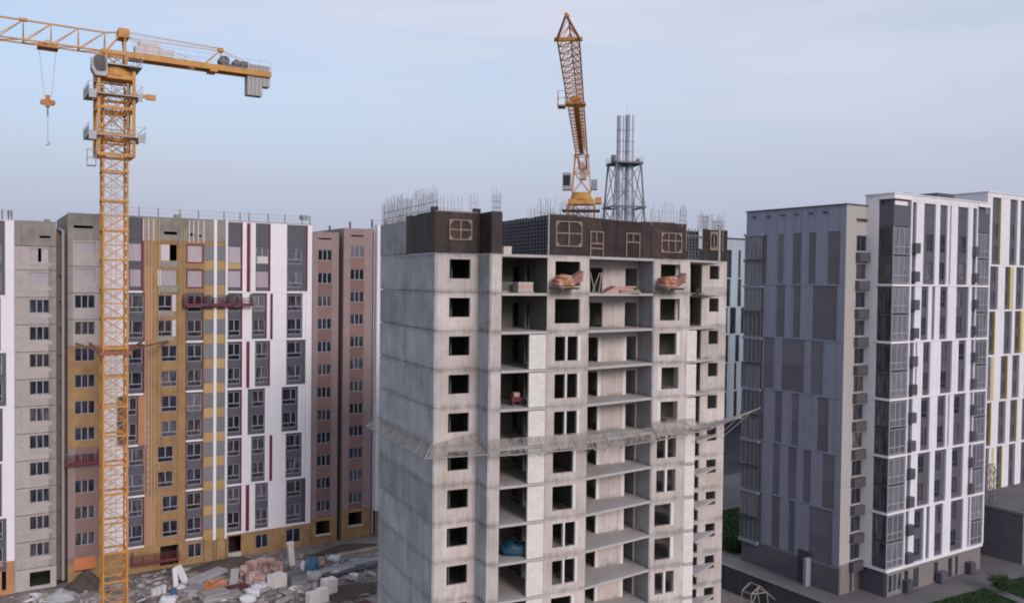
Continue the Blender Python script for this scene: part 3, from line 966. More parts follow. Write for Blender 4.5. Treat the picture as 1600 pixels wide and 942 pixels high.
nblock = 0
for k in range(12):
    zt, zb_ = T[k] - .045, (T[k + 1] + .01)
    if k == 11:
        zb_ = T[12]
    hz0, hz1 = T[k] - .43 - 1.5, T[k] - .43
    # left wall: two precast leaves per storey with an open joint
    hl = []
    for a, c, off in ((.0, VP_ - .07, 0.0), (VP_ + .07, VB, .02)):
        b = MB()
        b.box(off + random.uniform(0, .03), .22, a, c, zb_ + .05, zt - .04)
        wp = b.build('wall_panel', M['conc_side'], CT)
    # recessed front beside the left wall
    b = MB()
    s0, s1 = cu(702, 0, 480), cu(734.5, 0, 480)
    b.wall(.22, uS1 - .0, zb_, zt, 0.0, .22, [(s0, s1, hz0, hz1)])
    b.wall(.22, uS1 - .0, zb_, zt, .22, 0, [(s0, s1, hz0, hz1)])
    b.build('facade_wall', M['conc'], CT)
    # flank of the projecting middle
    b = MB()
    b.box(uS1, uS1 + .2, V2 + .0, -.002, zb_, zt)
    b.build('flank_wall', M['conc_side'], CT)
    # pier left of the big opening
    b = MB()
    b.box(uS1 + .203, uB0, V2, V2 + .25, zb_, zt)
    b.build('pier', M['conc'], CT)
    # room behind the big opening: back wall with doors, side wall
    b = MB()
    d0, d1 = cu(800, 3.2), cu(812, 3.2)
    d2, d3 = cu(822, 3.2), cu(834, 3.2)
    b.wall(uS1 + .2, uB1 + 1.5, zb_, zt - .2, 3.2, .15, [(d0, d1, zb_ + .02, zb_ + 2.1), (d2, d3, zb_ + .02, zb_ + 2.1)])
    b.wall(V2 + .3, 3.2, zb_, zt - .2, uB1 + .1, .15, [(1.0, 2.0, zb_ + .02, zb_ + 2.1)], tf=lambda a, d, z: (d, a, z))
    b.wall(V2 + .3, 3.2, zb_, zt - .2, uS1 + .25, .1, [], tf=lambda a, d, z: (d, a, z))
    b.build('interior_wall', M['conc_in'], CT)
    if k >= 2:
        i0 = cu(826.5, V2)
        if k <= 9:
            blockwork('infill_wall', CT, i0, uB1 - .01, V2 + .02, zb_ + .02, zt - .22)
        else:
            cbox(CT, 'infill_wall', i0, uB1 - .01, V2 + .02, V2 + .27, zb_ + .02, zt - .22, 'block')
    # middle window wall
    a0, a1 = cu(867, V2, 480), cu(906, V2, 480)
    zz0, zz1 = T[k] - .45 - 1.95, T[k] - .45
    if single[k] == 's':
        a1_ = a1 if k < 2 else a1 - .42
        hh = [(a0, a1_, zz0, zz1)]
    else:
        m_ = (a0 + a1) / 2 - .04
        hh = [(a0 + .06, m_ - .09, zz0, zz1), (m_ + .09, a1 - .14, zz0, zz1)]
    b = MB()
    b.wall(uW0 + .002, uW1, zb_, zt, V2, .25, hh)
    b.build('facade_wall', M['conc'], CT)
    if k >= 2:
        if single[k] == 'd':
            cbox(CT, 'block_pier', hh[0][1] + .01, hh[1][0] - .01, V2 - .008, V2 + .2, zz0, zz1, 'block')
        cbox(CT, 'block_pier', hh[-1][1] + .005, hh[-1][1] + .26, V2 - .008, V2 + .2, zz0 - .02, zz1 + .02, 'block')
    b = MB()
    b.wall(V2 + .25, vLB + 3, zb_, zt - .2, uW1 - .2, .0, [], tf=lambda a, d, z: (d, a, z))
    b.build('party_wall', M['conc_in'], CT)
    # loggia: back wall with two doors, right return wall
    q0, q1 = (921, 941) if k < 2 else (920, 935)
    r0, r1 = (976, 996) if k < 2 else (979, 995)
    lb0 = uW1 - .18
    b = MB()
    b.wall(lb0, u30, zb_, zt - .2, vLB, .2, [(cu(q0, vLB, 500), cu(q1, vLB, 500), zb_ + .02, zb_ + 2.15), (cu(r0, vLB, 500), min(cu(r1, vLB, 500), u30 - .05), zb_ + .02, zb_ + 2.15)])
    b.build('loggia_wall', M['conc'], CT)
    if k >= 2:
        for x in (q1, r0 - 4.5):
            x0_ = cu(x, vLB, 500)
            cbox(CT, 'block_jamb', x0_, x0_ + .32, vLB - .012, vLB + .1, zb_ + .02, zb_ + 2.2, 'block')
    b = MB()
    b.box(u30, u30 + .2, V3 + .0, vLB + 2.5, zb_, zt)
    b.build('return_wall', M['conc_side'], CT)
    # right window wall
    yy = 480
    ww = w3[k]
    y3 = [412, 467, 520, 574, 627, 682, 734, 787, 839, 890, 940, 990][k] + 12
    if ww == 'd':
        c0, c1 = cu(1027, V3, 650), cu(1057, V3, 650)
        m_ = (c0 + c1) / 2
        hh = [(c0, m_ - .12, zz0 + .0, zz1), (m_ + .12, c1, zz0, zz1)]
    else:
        hh = [(cu(ww[0], V3, y3), cu(ww[1], V3, y3), zz0 + .05, zz1)]
    b = MB()
    b.wall(u30 + .203, u31, zb_, zt, V3, .25, hh)
    b.build('facade_wall', M['conc'], CT)
    if ww == 'd':
        cbox(CT, 'block_pier', hh[0][1] + .01, hh[1][0] - .01, V3 - .008, V3 + .2, zz0, zz1, 'block')
    elif k >= 2:
        s_ = -1 if k in (3, 4, 5) else 1
        e0 = hh[0][0] - .36 if s_ < 0 else hh[0][1] + .01
        cbox(CT, 'block_pier', e0, e0 + .34, V3 - .008, V3 + .2, zz0, zz1 + .02, 'block')
    # end wall behind the corner balcony
    b = MB()
    x0_ = cu(1108, V4, 480)
    b.wall(u31 - .15, uEnd4, zb_, zt, V4, .22, [(uD4a, uD4b, zb_ + .02, zt - .3), (x0_, cu(1123, V4, 480), hz0 + .25, hz1)])
    b.wall(V4, VB, zb_, zt, uEnd4 - .2, .1, [], tf=lambda a, d, z: (d, a, z))
    b.build('end_wall', M['conc'], CT)
    if k >= 2:
        if k <= 8:
            blockwork('infill_wall', CT, cu(1071.5, V3) - .0, cu(1087, V3), V3 - .04, zb_ + .02, zt - .22)
        else:
            cbox(CT, 'infill_wall', cu(1071.5, V3), cu(1087, V3), V3 - .04, V3 + .2, zb_ + .02, zt - .22, 'block')
    if k >= 5:
        b = MB()
        b.prism([(cu(1087.5, V3) + .02, V3 - .35), (uTri + .15, V4 - .02), (cu(1087.5, V3) + .02, V4 - .02)], T[k] - 1.28, T[k] - 1.10)
        b.build('landing_slab', M['conc_new'], CT)
    # rooms
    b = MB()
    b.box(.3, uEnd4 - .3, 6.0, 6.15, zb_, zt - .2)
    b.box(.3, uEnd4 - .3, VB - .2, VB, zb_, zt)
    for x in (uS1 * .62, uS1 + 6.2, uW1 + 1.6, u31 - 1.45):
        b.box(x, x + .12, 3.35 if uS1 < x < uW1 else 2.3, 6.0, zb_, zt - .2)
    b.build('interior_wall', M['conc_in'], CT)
b = MB()
b.prism([(p[0], p[1]) for p in foot], 0, .6)
b.build('plinth', M['conc_side'], CT)

# ---- formwork of the storey being cast
FZ0, FZ1 = T0 + .02, T0 + 3.15
CTL = (C.o.x, C.o.y, 0)
def ctop(name, label, cat, group=None):
    return thing(name, label, cat, (C.o.x, C.o.y, 0), C.rz, group)
t = ctop('cast_wall', 'fresh grey concrete wall on top of the tower at its far left corner', 'wall')
v_f0 = C.hitside(636, 370, 0)[0]
b = MB(); b.box(.02, .24, v_f0, VB, FZ0, FZ1 - .3)
b.build('wall_leaf', M['conc_side'], t)
cbox(t, 'wall_edge', .03, .25, VB - 1.4, VB - .9, FZ1 - .3, FZ1 + .1, 'conc_new')

def ply_run(t, u0, u1, v, z0, z1, tf=None, wsheet=1.25, m='ply', wales=True):
    n = max(1, round((u1 - u0) / wsheet))
    s_ = (u1 - u0) / n
    for i in range(n):
        b_ = MB()
        f = tf or (lambda a, d, z: (a, d, z))
        a, c = u0 + i * s_ + .006, u0 + (i + 1) * s_ - .006
        dz = random.uniform(-.05, .05)
        off = random.uniform(-.015, .015)
        for d in (off, off + .09):
            b_.quad(f(a, v + d, z0), f(c, v + d, z0), f(c, v + d, z1 + dz), f(a, v + d, z1 + dz))
        for (p, q) in (((a, z0), (a, z1 + dz)), ((c, z0), (c, z1 + dz)), ((a, z1 + dz), (c, z1 + dz))):
            b_.quad(f(p[0], v + off, p[1]), f(q[0], v + off, q[1]), f(q[0], v + off + .09, q[1]), f(p[0], v + off + .09, p[1]))
        b_.build('plywood_sheet', M[m], t)

def batten_frame(t, u0, u1, z0, z1, v, ms=(.5,), tr=(.5,), th=.09, arch=False):
    b_ = MB()
    b_.box(u0, u0 + th, v - .08, v, z0, z1); b_.box(u1 - th, u1, v - .08, v, z0, z1)
    b_.box(u0 + th, u1 - th, v - .08, v, z0, z0 + th); b_.box(u0 + th, u1 - th, v - .08, v, z1 - th, z1)
    o = b_.build('opening_frame', M['batten'], t)
    for q in ms:
        x = u0 + (u1 - u0) * q
        b_ = MB(); b_.box(x - .05, x + .05, v - .072, v - .004, z0 + th, z1 - th); b_.build('batten', M['batten'], o)
    for q in tr:
        z = z0 + (z1 - z0) * q
        b_ = MB(); b_.box(u0 + th, u1 - th, v - .066, v - .01, z - .05, z + .05); b_.build('batten', M['batten'], o)
    for (x, z, sx, sz) in ((u0 + th, z0 + th, 1, 1), (u1 - th, z0 + th, -1, 1), (u0 + th, z1 - th, 1, -1), (u1 - th, z1 - th, -1, -1)):
        b_ = MB()
        pts = [(x, z), (x + sx * .3, z), (x, z + sz * .3)]
        i = len(b_.v)
        for d in (v - .06, v - .01):
            b_.v += [(p[0], d, p[1]) for p in pts]
        b_.f += [(0, 1, 2), (3, 4, 5), (0, 1, 4, 3), (1, 2, 5, 4), (2, 0, 3, 5)]
        b_.build('corner_gusset', M['batten'], o)

t = ctop('formwork', 'dark brown plywood formwork at the left corner with one window frame', 'formwork')
ply_run(t, -.02, v_f0, -.06, FZ0, FZ1 + .05, tf=lambda a, d, z: (d, a, z), m='ply_dark')
ply_run(t, .0, uS1 + .09, -.08, FZ0, FZ1 + .05)
ply_run(t, V2 - .0, -.05, uS1 + .1, FZ0, FZ1 + .05, tf=lambda a, d, z: (d, a, z), m='ply_dark')
ply_run(t, uS1 + .1, uB0 - .02, V2 - .05, FZ0, FZ1 + .12)
batten_frame(t, cu(701.5, -.08, 360), cu(737, -.08, 360), T0 + 1.05, T0 + 2.65, -.11)
for x in (676, 742):
    cbox(t, 'stop_board', cu(x, 0, 340), cu(x + 9, 0, 340), -.0, .5, FZ1, FZ1 + .42, 'ply_dark')
b = MB()
b.box(.0, cu(746, 0, 370), -.1, -.02, FZ1 + .06, FZ1 + .14)
b.build('top_batten', M['batten'], t)
# grid backed panel set back behind the slab edge
t = ctop('formwork', 'steel ribbed formwork wall running back behind the open slab edge', 'formwork')
uF = cu(858, V2, 370)
vF1 = C.hitside(783, 370, uF)[0]
ply_run(t, V2, vF1, uF, FZ0, FZ1 + .02, tf=lambda a, d, z: (d, a, z), m='ply_dark')
for z in frange(FZ0 + .15, FZ1, .30):
    cbox(t, 'steel_rib', uF - .09, uF - .015, V2 + .03, vF1, z, z + .06, 'steel_grid')
for v in frange(V2 + .2, vF1, .55):
    cbox(t, 'steel_stud', uF - .13, uF - .092, v, v + .06, FZ0, FZ1, 'steel_grid')
cbox(t, 'edge_tube', uF - .14, uF - .04, V2 - .12, V2 - .02, FZ0, FZ1 + .1, 'pole')
cbox(t, 'block_stack', cu(785, 1.5, 390), cu(797, 1.5, 390), 1.2, 1.8, T0, T0 + .75, 'conc')
# long front run
t = ctop('formwork', 'long dark brown formwork front with three pale window and door frames', 'formwork')
uF2 = cu(1018, V3, 380)
ply_run(t, uF + .05, uW1 + .2, V2 - .03, FZ0, FZ1 + .05)
n_ = 6
p0 = Vector((uW1 + .2, V2 - .03, 0)); p1 = Vector((uF2, V3 - .03, 0))
dd = (p1 - p0)
ld = dd.length
dd.normalize()
nn = Vector((-dd.y, dd.x, 0))
ply_run(t, 0, ld, 0, FZ0, FZ1 - .05, tf=lambda a, d, z: tuple(p0 + dd * a + nn * d + Vector((0, 0, z))))
for x0_, x1_, za, zb2, ms, tr, v in ((868, 909, .72, 2.75, (.5,), (.52,), V2 - .06),):
    batten_frame(t, cu(x0_, v, 370), cu(x1_, v, 370), T0 + za, T0 + zb2, v, ms, tr)
def slant_frame(a0, a1, za, zb2, ms, tr):
    e = bpy.data.objects.new('door_frame', None)
    col.objects.link(e)
    e.parent = t
    e.location = p0 + dd * 0 - nn * .06
    e.rotation_euler = (0, 0, math.atan2(dd.y, dd.x))
    b_ = MB()
    th = .1
    b_.box(a0, a0 + th, -.06, 0, za, zb2); b_.box(a1 - th, a1, -.06, 0, za, zb2); b_.box(a0 + th, a1 - th, -.06, 0, zb2 - th, zb2)
    for q in ms:
        x = a0 + (a1 - a0) * q
        b_.box(x - .05, x + .05, -.055, -.003, za + (zb2 - za) * tr[0] + .05, zb2 - th)
    for q in tr:
        z = za + (zb2 - za) * q
        b_.box(a0 + th, a1 - th, -.05, -.005, z - .05, z + .05)
    b_.build('batten', M['batten'], e)
def along(x):
    r = ray(x, 380); k_ = None
    q = Vector((0, 0, H))
    o = C.o + C.e * p0.x + C.n * p0.y
    d3 = C.e * dd.x + C.n * dd.y
    # intersect ray with vertical plane through o along d3
    nrm = Vector((-d3.y, d3.x, 0))
    t_ = o.dot(nrm) / r.dot(nrm)
    return (r * t_ - o).dot(d3) if False else ((r * t_ - o).x * d3.x + (r * t_ - o).y * d3.y)
slant_frame(along(921), along(942), T0 + .05, T0 + 2.05, (.45,), (.5, .3))
slant_frame(along(977), along(999), T0 + .05, T0 + 2.1, (.5,), (.62,))
t = ctop('formwork', 'brown formwork with six light frame over the right window bay', 'formwork')
ply_run(t, uF2 + .02, cu(1072, V3, 380), V3 - .03, FZ0, FZ1 - .0)
batten_frame(t, cu(1032, V3, 380), cu(1064.5, V3, 380), T0 + .55, T0 + 2.3, V3 - .06, (.35, .68), (.6,))
t = ctop('formwork', 'narrow grey and brown formwork at the far right corner of the tower top', 'formwork')
ply_run(t, cu(1072, V4, 390), cu(1098, V4, 390), V4 + .6, FZ0, FZ1 - .35, m='ply_dark')
for k in range(8):
    cbox(t, 'steel_rib', cu(1072, V4, 390), cu(1098, V4, 390), V4 + .5, V4 + .58, FZ0 + .2 + .3 * k, FZ0 + .27 + .3 * k, 'steel_grid')
for k in range(5):
    x = cu(1075 + 5 * k, V4, 390)
    cbox(t, 'steel_stud', x, x + .07, V4 + .44, V4 + .49, FZ0, FZ1 - .2, 'steel_grid')
ply_run(t, cu(1098, V4, 390), cu(1107, V4, 390), V4 - .02, FZ0, FZ1 - .2)
ply_run(t, cu(1107, V4, 390), uEnd4, V4 - .02, FZ0, FZ1 - .25, m='ply_dark')
batten_frame(t, cu(1108.5, V4, 390), cu(1120, V4, 390), T0 + 1.0, T0 + 2.7, V4 - .05, (.5,), ())
cbox(t, 'corner_post', cu(1121, V4, 390), cu(1124, V4, 390), V4 - .16, V4 - .06, FZ0, FZ1 + .2, 'pole')

# ---- starter bars
def rebar_mat(label, pts, h0, h1, zbase, ties=2, dens=.16, r=.013):
    b_ = MB()
    for (a, c) in pts:
        a = Vector((*a, 0)); c = Vector((*c, 0))
        n = max(2, int((c - a).length / dens))
        for i in range(n):
            q = a.lerp(c, i / (n - 1))
            z1 = zbase + random.uniform(h0, h1)
            j = Vector((random.uniform(-.05, .05), random.uniform(-.05, .05), 0))
            b_.bar(q + Vector((0, 0, zbase)), q + j + Vector((0, 0, z1)), r)
        for k in range(ties):
            z = zbase + h0 * (.35 + .35 * k)
            b_.bar(a + Vector((0, 0, z)), c + Vector((0, 0, z)), r)
    o = b_.build('starter_bars', M['rebar'])
    o.location = (C.o.x, C.o.y, 0)
    o.rotation_euler = (0, 0, C.rz)
    tag(o, label, 'rebar', 'steel starter bars on the tower top')
    return o
zf = FZ1 - .05
rebar_mat('tall row of starter bars along the left wall of the tower top', [((.13, .1), (.13, v_f0)), ((.13, v_f0), (.13, VB)), ((.3, .2), (.3, VB))], 1.6, 2.5, zf - .25, 2, .3)
rebar_mat('starter bars over the dark corner formwork', [((.2, .12), (cu(722, 0, 330), .12)), ((.2, .25), (.8, .25))], 1.0, 1.5, zf, 1, .24)
rebar_mat('starter bars over the projecting brown corner formwork', [((uS1 + .2, V2 + .12), (uB0 - .1, V2 + .12)), ((uS1 + .3, V2 + .3), (uB0 - .1, V2 + .3))], 1.3, 2.0, zf, 2, .14)
rebar_mat('short bar row beside the projecting corner formwork', [((cu(734, 0, 330), .1), (cu(746, 0, 330), .1))], 1.3, 2.0, zf, 2, .14)
rebar_mat('starter bars left of the far orange crane base', [((cu(836, 2, 330), 2.0), (cu(900, 2, 330), 2.0)), ((cu(846, 1.2, 330), 1.2), (cu(868, 1.2, 330), 1.2))], .8, 1.9, zf, 2, .22)
rebar_mat('low starter bars in front of the far crane base', [((cu(890, V2 + .2, 330), V2 + .2), (cu(945, V2 + .2, 330), V2 + .2))], .5, .9, zf, 1, .3)
rebar_mat('starter bars over the right part of the long formwork', [((cu(1021, V3 + .2, 330), V3 + .2), (cu(1030, V3 + .2, 330), V3 + .2)), ((cu(1030, V3 + .2, 330), V3 + .2), (cu(1062, V3 + .2, 330), V3 + .2))], .9, 2.1, zf - .1, 2, .26)
rebar_mat('dense starter bars above the six light frame edge', [((cu(1063, V3 + .2, 330), V3 + .2), (cu(1072, V3 + .2, 330), V3 + .2)), ((cu(1063, V3 + .6, 330), V3 + .6), (cu(1072, V3 + .6, 330), V3 + .6))], 1.3, 1.9, zf - .1, 2, .13)
rebar_mat('dense dark starter bars near the right end of the tower top', [((cu(1090, V4 + .3, 340), V4 + .3), (cu(1107, V4 + .3, 340), V4 + .3)), ((cu(1098, V4 + .7, 340), V4 + .7), (cu(1107, V4 + .7, 340), V4 + .7))], 1.3, 1.9, zf - .4, 3, .11)
rebar_mat('pale starter bars at the far right corner of the tower top', [((cu(1110, V4 + .3, 340), V4 + .3), (uEnd4 - .1, V4 + .3)), ((uEnd4 - .4, V4 + .3), (uEnd4 - .2, V4 + 2))], 1.0, 2.0, zf - .45, 3, .16)
rebar_mat('thin starter bar row far back on the left of the tower top', [((.4, VB - .4), (6, VB - .4)), ((1.5, 8), (1.5, VB - .5))], 1.3, 2.0, T0 + 2.4, 2, .28)
rebar_mat('thin starter bar row behind the long formwork', [((uF + 1, 3), (uF + 8, 3)), ((uF + 2, 5.5), (uF + 9, 5.5))], 1.2, 1.9, T0 + 2.4, 2, .3)
rebar_mat('thin starter bar row behind the right window bay', [((u30 - 2, 4), (u31, 4))], 1.4, 2.2, T0 + 2.4, 2, .24)
b = MB()
for x in (1073, 1098, 1130):
    b.bar((cu(x, V4 - .4, 340), V4 - .4, FZ0 + .9), (cu(x, V4 - .4, 340), V4 - .4, FZ1 + .3), .03)
for z in (FZ1 - .5, FZ1 - .95):
    b.bar((cu(1073, V4 - .4, 340), V4 - .4, z), (cu(1098, V4 - .4, 340), V4 - .4, z), .025)
o = b.build('guard_rail', M['pole'])
o.location = CTL; o.rotation_euler = (0, 0, C.rz)
tag(o, 'steel guard rail in front of the right corner formwork', 'railing')
b = MB()
for x in (1022, 1070):
    b.bar((cu(x, V3 - .5, 340), V3 - .1, FZ1 - .3), (cu(x, V3 - .5, 340), V3 - .1, FZ1 + 1.2), .03)
for z in (FZ1 + .45, FZ1 + .95):
    b.bar((cu(1022, V3 - .5, 340), V3 - .1, z), (cu(1070, V3 - .5, 340), V3 - .1, z), .022)
o = b.build('guard_rail', M['pole'])
o.location = CTL; o.rotation_euler = (0, 0, C.rz)
tag(o, 'pale guard rail above the six light formwork frame', 'railing')

# ---- loads resting on the top finished floor
def lump(name, label, cat, c, sx, sy, sz, m, seed=0, n=3, group=None, rz=0.0, flat=.0):
    """soft bundle: displaced rounded box"""
    rnd = random.Random(seed)
    b_ = MB()
    nu, nv_ = 16, 9
    ph = [rnd.uniform(0, 6.28) for _ in range(8)]
    for j in range(nv_ + 1):
        th = math.pi * (j / nv_)
        for i in range(nu):
            f = 2 * math.pi * i / nu
            e1 = .55
            sg = lambda x, p: math.copysign(abs(x) ** p, x)
            x = sg(math.cos(f), e1) * sg(math.sin(th), e1)
            y = sg(math.sin(f), e1) * sg(math.sin(th), e1)
            z = sg(math.cos(th), .6)
            d = 1 + .16 * math.sin(n * x * 2 + ph[0]) * math.cos(n * y * 2 + ph[1]) + .09 * math.sin(5 * x + 4 * z + ph[2]) + rnd.uniform(-.05, .05)
            b_.v.append((x * sx / 2 * d, y * sy / 2 * d, max(0, (z * .5 + .5) * sz * (d if z > 0 else 1))))
    for j in range(nv_):
        for i in range(nu):
            k = (i + 1) % nu
            b_.f.append((j * nu + i, (j + 1) * nu + i, (j + 1) * nu + k, j * nu + k))
    o = b_.build(name, M[m], None, smooth=True)
    o.location = c
    o.rotation_euler = (0, 0, rz)
    return tag(o, label, cat, group)
def cw(u, v, z):
    return C.o + C.e * u + C.n * v + Vector((0, 0, z))
def load_tray(x0, x1, v, label, m):
    """cantilevered timber tray sticking out of a window hole"""
    u0, u1 = cu(x0, v - 1.0, 440), cu(x1, v - 1.0, 440)
    zt = T[0] - 2.52
    t = thing('loading_tray', label, 'tray', tuple(cw((u0 + u1) / 2, v - .9, 0)), C.rz)
    w_ = (u1 - u0) / 2
    for k in range(6):
        cbox(t, 'plank', -w_, w_, -.85 + .29 * k, -.85 + .29 * k + .27, zt, zt + .06, 'wood')
    for x in (-w_ * .7, w_ * .7):
        cbox(t, 'beam', x - .06, x + .06, -.8, 1.6, zt - .14, zt - .003, 'wood')
    return u0, u1, zt + .065
for nm, x0, x1, v, s in (('left of the two', 867, 904, V2, 3), ('right of the two', 1033, 1066, V3, 5)):
    u0, u1, z = load_tray(x0, x1, v, 'timber loading tray under red sacks, %s window bays' % nm, 'wood')
    um = (u0 + u1) / 2
    t = thing('sack_pile', 'pile of red and orange sacks, %s trays' % nm, 'sacks', tuple(cw(u0 + (u1 - u0) * .34, v - .85, z)), C.rz)
    rs_ = random.Random(s)
    wq = (u1 - u0) * .62
    for lv, cnt in enumerate((3, 3, 2)):
        for q in range(cnt):
            o = lump('sack', '', '', ((q - (cnt - 1) / 2) * wq / 3.2, rs_.uniform(-.12, .12) - .1, .27 * lv), wq / 2.3, 1.25, .36, 'sack_r' if (q + lv) % 3 else 'sack_p', s * 10 + q + 5 * lv)
            for kk in ('label', 'category'):
                del o[kk]
            o.parent = t
            o.rotation_euler = (rs_.uniform(-.1, .1), rs_.uniform(-.12, .12), rs_.uniform(-.3, .3))
    t = thing('board_bundle', 'slanting brownish red board bundle beside the sacks, %s trays' % nm, 'boards', tuple(cw(u0 + (u1 - u0) * .62, v - .8, z)), C.rz)
    for q in range(5):
        o = cbox(t, 'board', .0, 1.15 + .06 * q, -.5 + .03 * q, .5 - .03 * q, .0, .1, 'sack_r' if q % 2 else 'brick_red')
        o.location.z = .11 * q
        o.rotation_euler = (0, R_(-24 - 2 * q), random.uniform(-.05, .05))
# insulation boards on the loggia
zl = T[1] + .01
t = thing('board_pile', 'pile of pink insulation boards on the top loggia floor', 'boards', tuple(cw(cu(968, -1.0, 455), -.6, zl)), C.rz)
for k in range(5):
    o = cbox(t, 'board', -1.5 + .25 * k, 1.1 + .12 * k, -.5, .45, .12 * k, .12 * k + .115, 'sack_p')
    o.rotation_euler = (0, 0, random.uniform(-.08, .08))
t = thing('board_pile', 'cream boards lying on the loggia edge beside the pink pile', 'boards', tuple(cw(cu(986, -1.2, 458), -1.0, zl)), C.rz)
for k in range(3):
    cbox(t, 'board', -1.1, 1.0 - .1 * k, -.3, .35, .1 * k, .1 * k + .095, 'wood')
t = thing('trestle', 'leaning steel props at the left end of the top loggia', 'props', tuple(cw(cu(935, -1.2, 455), -1.3, zl)), C.rz)
for k, (a, c) in enumerate(((-.7, .1), (-.4, -.8), (.0, .25), (.35, .3))):
    b = MB(); b.bar((a, 0, 0), (c, .1, 1.7), .035); b.build('prop', M['pole'], t)
t = thing('pallet', 'pale concrete block pallet on the open slab edge below the ribbed formwork', 'pallet', tuple(cw(cu(818, V2 + .8, 450), V2 + .9, zl)), C.rz)
for k in range(3):
    cbox(t, 'block_layer', -.65, .65, -.5, .5, .14 + .24 * k, .14 + .24 * k + .23, 'conc_new' if k != 1 else 'sack_p')
cbox(t, 'pallet_deck', -.7, .7, -.55, .55, .0, .13, 'wood')
t = thing('pallet', 'low grey green block pallet deeper inside the open top room', 'pallet', tuple(cw(cu(797, V2 + 2.2, 445), V2 + 2.4, zl)), C.rz)
for k in range(3):
    cbox(t, 'block_layer', -1.0, .9, -.5, .5, .14 + .24 * k, .14 + .24 * k + .23, 'conc_in')
cbox(t, 'pallet_deck', -1.0, .9, -.5, .5, .0, .13, 'wood')
t = thing('loading_tray', 'grey tray with planks jutting from the far right corner balcony', 'tray', tuple(cw(cu(1102, V3, 455), V3 - .2, zl)), C.rz)
for k in range(5):
    cbox(t, 'plank', -1.4, 1.3, -.7 + .3 * k, -.42 + .3 * k, -.05, .02, 'wood')
cbox(t, 'side_board', -.9, 1.35, -.75, -.705, -.05, .62, 'beige')
cbox(t, 'side_board', -1.45, -.9, -.4, -.36, -.05, .5, 'void')
# things in lower rooms
t = thing('barrow', 'red barrow on the slab of the big opening, fourth floor from the top', 'barrow', tuple(cw(cu(806, V2 + 1.5, 620), V2 + 1.5, T[4] + .01)), C.rz)
cbox(t, 'tray', -.5, .5, -.3, .3, .35, .7, 'cradle'); cbox(t, 'bag', -.25, .25, -.2, .2, .71, 1.05, 'sack_p')
for x in (-.3, .3):
    cbox(t, 'wheel', x - .05, x + .05, -.2, .2, .0, .349, 'metal_d')
lump('tarp', 'dark blue tarp bundle in the lowest clear big opening', 'tarp', cw(cu(803, V2 + 1.5, 850), V2 + 1.6, T[8] + .01), 2.2, 1.4, .95, 'teal', 11)

# ---- debris net on brackets
def net_run(label, inner, outer, z_in, z_out, sag=.25, nb=6, nseg=24):
    a0, a1 = Vector((*inner[0], 0)), Vector((*inner[1], 0))
    o0, o1 = Vector((*outer[0], 0)), Vector((*outer[1], 0))
    zi = z_in if isinstance(z_in, tuple) else (z_in, z_in)
    zo = z_out if isinstance(z_out, tuple) else (z_out, z_out)
    t = thing('catch_net', label, 'net', (C.o.x, C.o.y, 0), C.rz, 'debris nets round the tower')
    b_ = MB()
    rows = 6
    rag = random.Random(label)
    P = lambda s, r: (a0.lerp(a1, s) + Vector((0, 0, zi[0] + (zi[1] - zi[0]) * s))).lerp(o0.lerp(o1, s) + Vector((0, 0, zo[0] + (zo[1] - zo[0]) * s)), r)
    for i in range(nseg + 1):
        s = i / nseg
        for j in range(rows + 1):
            r = j / rows
            p = P(s, r)
            p.z -= sag * math.sin(math.pi * r) * (.5 + .5 * abs(math.sin(s * nb * math.pi))) + .10 * math.sin(17 * s + 5 * r) * math.sin(math.pi * r) + rag.uniform(-.07, .07) * (1 if 0 < r else .3)
            b_.v.append(tuple(p))
    for i in range(nseg):
        for j in range(rows):
            k = i * (rows + 1) + j
            b_.f.append((k, k + 1, k + rows + 2, k + rows + 1))
    b_.build('net', M['net'], t, smooth=True)
    for i in range(nb + 1):
        s = i / nb
        q = MB(); q.bar(P(s, 0) + Vector((0, 0, -.05)), P(s, 1), .035); q.build('bracket', M['pole'], t)
        q = MB(); q.bar(P(s, 0) + Vector((0, 0, -1.5)), P(s, .8), .025); q.build('strut', M['pole'], t)
    q = MB(); q.bar(P(0, 1), P(1, 1), .05); q.build('edge_pole', M['pole'], t)
zn = T[5]
net_run('grey debris net on brackets along the left wall of the concrete tower', ((-.02, VB), (-.02, .0)), ((-1.1, VB + .2), (-1.1, -1.2)), zn + .45, zn - .5, .3, 7)
net_run('grey debris net sagging in front of the left window column of the tower', ((0, -.02), (uS1, -.02)), ((-1.1, -1.3), (uS1 - .2, V2 - .9)), (zn + .3, zn + 1.0), (zn - .5, zn - .2), .55, 3)
net_run('grey debris net under the big open bay of the tower', ((uS1, V2 - .08), (uW1, V2 - .08)), ((uS1 - .2, V2 - 1.0), (uW1, V2 - 1.2)), zn + .75, zn - .35, .55, 6)
net_run('grey debris net below the middle loggias of the tower', ((uW1, V2 - .08), (u30, V3 - .1)), ((uW1, V2 - 1.2), (u30, V3 - 1.3)), zn + .45, zn - .5, .5, 4)
net_run('grey debris net across the right window bay of the tower', ((u30, V3 - .08), (u31 + .5, V3 - .08)), ((u30, V3 - 1.3), (u31 + 1.0, V3 - 1.5)), zn + .95, (zn - .5, zn + .1), .55, 4)
net_run('debris net flap rising steeply beyond the right corner of the tower', ((u31 + .5, V3 - .1), (uEnd4, V4 - .05)), ((u31 + 1.0, V3 - 1.5), (uEnd4 + 3.0, V4 - 1.5)), zn + .2, (zn + .1, zn + 1.35), .2, 4)
